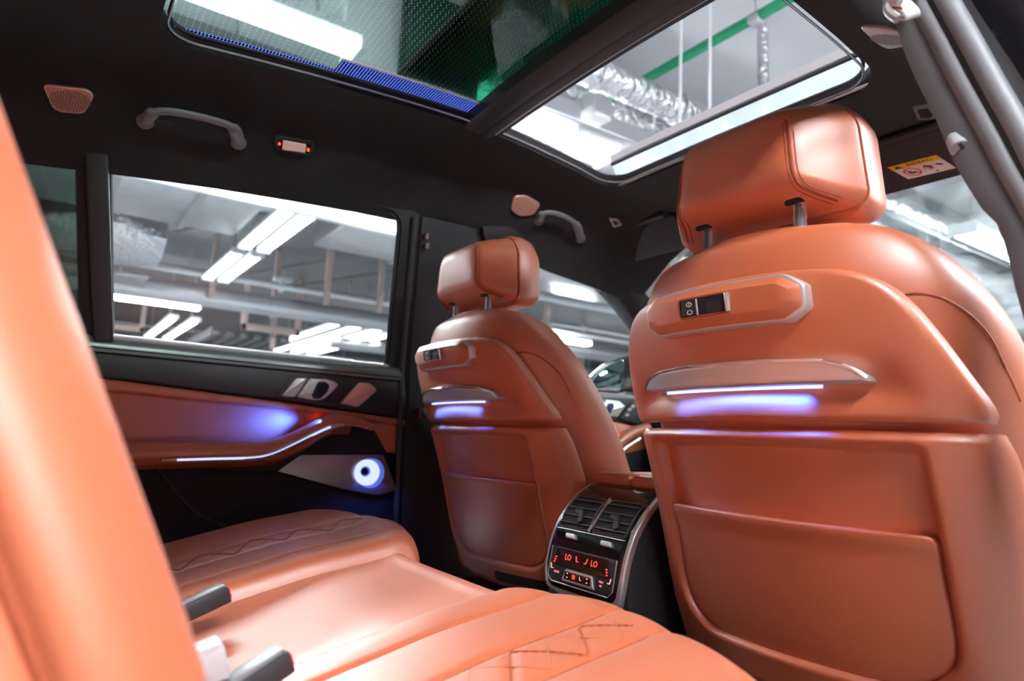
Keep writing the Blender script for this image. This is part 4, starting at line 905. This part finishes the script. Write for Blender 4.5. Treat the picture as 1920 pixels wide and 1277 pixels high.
# trays, pipes and ducts through the far window
single('cable_tray', 'white cable tray along the top edge of the rear side window', 'cable tray', 'white_paint', *joinm(boxm((-7, 3.60, 2.30), (7, 3.66, 2.42), .01), boxm((-7, 3.66, 2.30), (7, 3.98, 2.33)), boxm((-7, 3.96, 2.30), (7, 4.02, 2.42), .01)))
single('round_pipe', 'white pipe just below the cable tray in the side window', 'pipe', 'white_paint', *tubem([Vector((-7, 3.84, 2.12)), Vector((7, 3.84, 2.12))], .07, 16))
single('air_duct', 'wide galvanised air duct high in the rear side window', 'duct', 'galv', *joinm(boxm((-6, 4.50, 2.26), (.06, 5.55, 2.62), .02), boxm((-.98, 4.47, 2.24), (-.93, 5.58, 2.64)), boxm((-.42, 4.47, 2.24), (-.37, 5.58, 2.64))))
single('air_duct', 'galvanised air duct between the sloping lamps and the pillar', 'duct', 'galv', *joinm(boxm((.72, 4.55, 2.26), (5.5, 5.35, 2.58), .02), boxm((1.5, 4.52, 2.24), (1.55, 5.38, 2.60)), *[tubem([Vector((x, 4.95, 2.55)), Vector((x, 4.95, CZ-.001))], .012, 6) for x in (1.2, 3, 5)]))
single('foil_duct', 'crumpled silver foil duct hanging beside the rear window post', 'duct', 'foil', *loftm([[Vector((x, 6.35+.52*math.cos(a)*(1+.06*math.sin(5*a+x*7)), 2.26+.23*math.sin(a)*(1+.12*math.sin(3*a+x*9)))) for a in [2*math.pi*j/20 for j in range(20)]] for x in [-3.5+3.05*k_/26 for k_ in range(27)]]))
single('duct_plate', 'flat grey plate hanging under the crumpled foil duct', 'plate', 'steel', *joinm(boxm((-2.6, 7.0, 2.02), (-.45, 7.45, 2.06), .01), *[tubem([Vector((x, 7.2, 2.05)), Vector((x, 7.2, CZ-.001))], .01, 6) for x in (-2.3, -.7)]))
single('round_pipe', 'thick pale pipe crossing the whole rear side window', 'pipe', 'galv', *tubem([Vector((-8, 8.0, 2.10)), Vector((14, 8.0, 2.10))], .13, 20))
single('round_pipe', 'thin pale pipe above the thick pipe in the side window', 'pipe', 'white_paint', *tubem([Vector((-8, 7.66, 2.30)), Vector((14, 7.66, 2.30))], .035, 10))
single('round_pipe', 'thin pipe low behind the side window lamps', 'pipe', 'white_paint', *tubem([Vector((-8, 14.9, 2.24)), Vector((14, 14.9, 2.24))], .06, 10))
for px_, y_, zb, zt, lb in ((405, 7.77, 2.05, CZ, 'pinkish steel post nearer the rear post beside the sloping lamps'), (524, 8.35, 2.0, CZ, 'thin pinkish steel post with a clamp in the middle of the side window'), (620, 7.35, 2.1, CZ, 'pinkish steel post in the window between lamps and pillar'), (719, 7.35, 2.1, CZ, 'pinkish steel post closest to the door pillar'), (528, 10.2, 1.80, CZ, 'short pinkish steel post under the thick pipe')):
    p = at(px_, 470, 'y', y_); single('hanger_post', lb, 'post', 'pink_steel', *boxm((p.x-.035, y_-.035, zb), (p.x+.035, y_+.035, zt), .005), group='steel hanger posts')
p = at(532, 525, 'y', 8.22); single('pipe_clamp', 'small pale clamp on the thin pinkish post', 'clamp', 'white_paint', *joinm(boxm((p.x-.12, 8.20, p.z-.02), (p.x+.12, 8.31, p.z+.04), .01), boxm((p.x-.04, 8.20, p.z-.16), (p.x+.02, 8.30, p.z-.02), .01)))
for xa, xb, y_, z_, lb in ((1.15, 2.05, 9.9, 2.02, 'pinkish steel bracket with turned up ends in the side window'), (-.75, .12, 12.6, 2.12, 'grey steel bracket low behind the rear window post')):
    single('steel_bracket', lb, 'bracket', 'pink_steel', *joinm(boxm((xa, y_, z_), (xb, y_+.1, z_+.10), .01), boxm((xa, y_, z_), (xa+.08, y_+.1, CZ), .01), boxm((xb-.08, y_, z_), (xb, y_+.1, CZ), .01)))
single('cable_ladder', 'dark cable ladder behind the steel bracket in the side window', 'cable ladder', 'concrete_dark', *joinm(*[boxm((.95+.22*j, 11.0, 2.02), (1.06+.22*j, 14.0, 2.10), .01) for j in range(6)], boxm((.92, 11.0, 2.00), (.95, 14.0, 2.16)), boxm((2.18, 11.0, 2.00), (2.21, 14.0, 2.16)), *[tubem([Vector((x, 12.5, 2.05)), Vector((x, 12.5, CZ-.001))], .012, 6) for x in (.94, 2.19)]))
for y_, lb in ((6.05, 'thin steel conduit between the duct and the thick pipe'), (9.6, 'thin steel conduit behind the bright lamp in the side window'), (16.5, 'thin steel conduit near the dark far wall')):
    single('ceiling_conduit', lb, 'conduit', 'steel', *tubem([Vector((-8, y_, 2.74)), Vector((14, y_, 2.74))], .03, 8))
for x_, lb in ((-.2, 'thin dark cable slanting across the ceiling behind the foil duct'), (1.62, 'thin dark cable slanting across the ceiling between the posts'), (2.5, 'thin dark cable slanting across the ceiling close to the pillar')):
    single('sloping_cable', lb, 'cable', 'concrete_dark', *tubem([Vector((x_-1.0, 9.4, 2.62)), Vector((x_+.9, 6.6, 2.93))], .014, 6))
# sunroof opening: green pipe, ducts, rods, box
single('sprinkler_pipe', 'green painted sprinkler pipe across the sunroof opening', 'pipe', 'green_paint', *tubem([Vector((1.49, -3, 2.66)), Vector((1.49, 2.20, 2.66))], .027, 12))
single('pipe_hanger', 'thin grey hanger holding the green sprinkler pipe', 'hanger', 'steel', *joinm(tubem([Vector((1.49, 1.02, 2.64)), Vector((1.49, 1.02, CZ))], .008, 6), boxm((1.455, .99, 2.625), (1.525, 1.05, 2.66), .005)))
single('silver_pipe', 'large silver insulated pipe under the green pipe', 'pipe', 'foil', *joinm(tubem([Vector((x, 1.66, 2.47)) for x in [.75+.25*j for j in range(24)]], .082, 18), *[tubem([Vector((x, 1.66, 2.47)), Vector((x+.04, 1.66, 2.47))], .095, 18) for x in (1.0, 1.62, 2.4, 3.2)]))
single('foil_duct', 'broad crumpled foil duct low in the sunroof opening', 'duct', 'foil', *joinm(loftm([[Vector((x, 2.60+.40*math.copysign(abs(math.cos(a))**.6, math.cos(a))*(1+.04*math.sin(4*a+x*6)), 2.73+.13*math.copysign(abs(math.sin(a))**.6, math.sin(a))*(1+.08*math.sin(3*a+x*8)))) for a in [2*math.pi*j/28 for j in range(28)]] for x in [.72+5.4*k_/50 for k_ in range(51)]]), *[tubem([Vector((x, 2.6, 2.75)), Vector((x, 2.6, CZ-.031))], .012, 6) for x in (1.5, 3.5, 5.5)]))
single('cable_tray', 'pale cable tray between the silver pipe and the foil duct', 'cable tray', 'white_paint', *joinm(boxm((.8, 2.06, 2.42), (7.3, 2.36, 2.45)), boxm((.8, 2.04, 2.42), (7.3, 2.07, 2.52)), boxm((.8, 2.35, 2.42), (7.3, 2.38, 2.52)), *[tubem([Vector((x, 2.1, 2.44)), Vector((x, 2.1, CZ-.031))], .006, 6) for x in (1.9, 3.6, 5.6)]))
p = at(1112, 205, 'y', 1.95); single('junction_box', 'white junction box hanging in front of the foil duct', 'box', 'white_paint', *joinm(boxm((p.x-.065, 1.86, p.z-.085), (p.x+.065, 1.98, p.z+.075), .008), boxm((p.x-.015, 1.90, p.z+.07), (p.x+.015, 1.93, CZ))))
for px_, y_, z0, lb in ((1276, 1.42, 2.0, 'thin white hanging rod nearer the cross bar in the sunroof'), (1331, 1.25, 1.95, 'thin white hanging rod nearer the headrest in the sunroof')):
    p = at(px_, 120, 'y', y_); single('hanging_rod', lb, 'rod', 'white_paint', *tubem([Vector((p.x, y_, z0)), Vector((p.x, y_, CZ))], .008, 8))
p = at(1431, 160, 'y', 1.25); single('wrapped_pipe', 'short foil wrapped vertical pipe behind the headrest in the sunroof', 'pipe', 'foil', *tubem([Vector((p.x, 1.25, p.z-.2)), Vector((p.x, 1.25, CZ))], .030, 10))
single('ceiling_drop', 'grey drop panel in the front part of the sunroof opening', 'panel', 'concrete', *boxm((2.75, -3.0, 2.66), (3.9, 1.45, CZ), .01))
# dark green riser, pale panels and an added olive tube behind the rear roof glass
p = at(765, 150, 'y', 2.2); p2 = at(900, 150, 'y', 2.2)
single('green_riser', 'dark green steel casing on the ceiling seen through the rear roof glass', 'casing', 'dark_green', *boxm((p.x, 2.2, 2.16), (p2.x, 2.42, CZ), .02))
p3 = at(612, 80, 'y', 2.6); single('wall_panel', 'pale grey hanging panel seen through the dotted roof glass', 'panel', 'white_paint', *boxm((p3.x, 2.30, 2.20), (p.x-.02, 2.36, CZ), .01))
q0, q1 = at(1010, -20, 'z', 2.5), at(915, 95, 'z', 2.5)  # made-up tube standing in for a dark olive shape in the glass
single('olive_tube', 'added dark olive tube above the rear roof glass', 'hose', 'olive', *tubem(catmull([q0+Vector((0, -.4, .38)), q0, q0.lerp(q1, .5)+Vector((.02, 0, -.05)), q1, q1+Vector((-.02, .05, .40))], 8), .09, 14))
# front side window and windscreen
for y_, z_, r_, m_, lb in ((5.9, 2.35, .05, 'white_paint', 'pale pipe crossing the front side window'), (10.0, 2.0, .10, 'galv', 'silver pipe lower in the front side window'), (6.7, 2.2, .03, 'steel', 'thin steel pipe in the front side window')):
    single('ceiling_pipe', lb, 'pipe', m_, *tubem([Vector((2.6, y_, z_)), Vector((16, y_, z_))], r_, 12))
for x_, y_, lb in ((4.2, 6.25, 'pinkish steel post in the middle of the front side window'), (6.8, 8.6, 'thin far steel post in the front side window')):
    single('hanger_post', lb, 'post', 'pink_steel', *boxm((x_-.04, y_-.04, 1.6), (x_+.04, y_+.04, CZ), .005), group='steel hanger posts')
single('cable_tray', 'grey cable tray crossing the windscreen', 'cable tray', 'steel', *boxm((6.2, -8, 2.20), (6.6, 1.9, 2.32), .01))
single('air_duct', 'grey air duct high in the windscreen view', 'duct', 'galv', *boxm((7.5, -8, 2.15), (8.5, 2.6, 2.6), .02))
p = at(1852, 438, 'x', 7.0); single('warning_sign', 'small orange sign seen through the windscreen', 'sign', 'orange_paint', *joinm(boxm((7.0, p.y-.10, p.z-.11), (7.03, p.y+.10, p.z+.11), .01), boxm((7.01, p.y-.008, p.z+.1), (7.02, p.y+.008, CZ-.03))))
single('low_barrier', 'white low wall ahead of the car past the windscreen', 'barrier', 'white_paint', *joinm(boxm((11.0, -9, GZ), (11.2, 3, .65), .02), boxm((10.95, -9, .65), (11.25, 3, .75), .02)))
for x_, y_, lb in ((9.9, 5.2, 'grey square column of the hall in the front side window'), (-5.6, 11.6, 'grey square column of the hall behind the quarter window'), (9.9, -3.2, 'grey square column of the hall beyond the windscreen')):
    struct(mesh('column', *boxm((x_-.35, y_-.35, GZ), (x_+.35, y_+.35, CZ), .02), 'concrete'), lb)
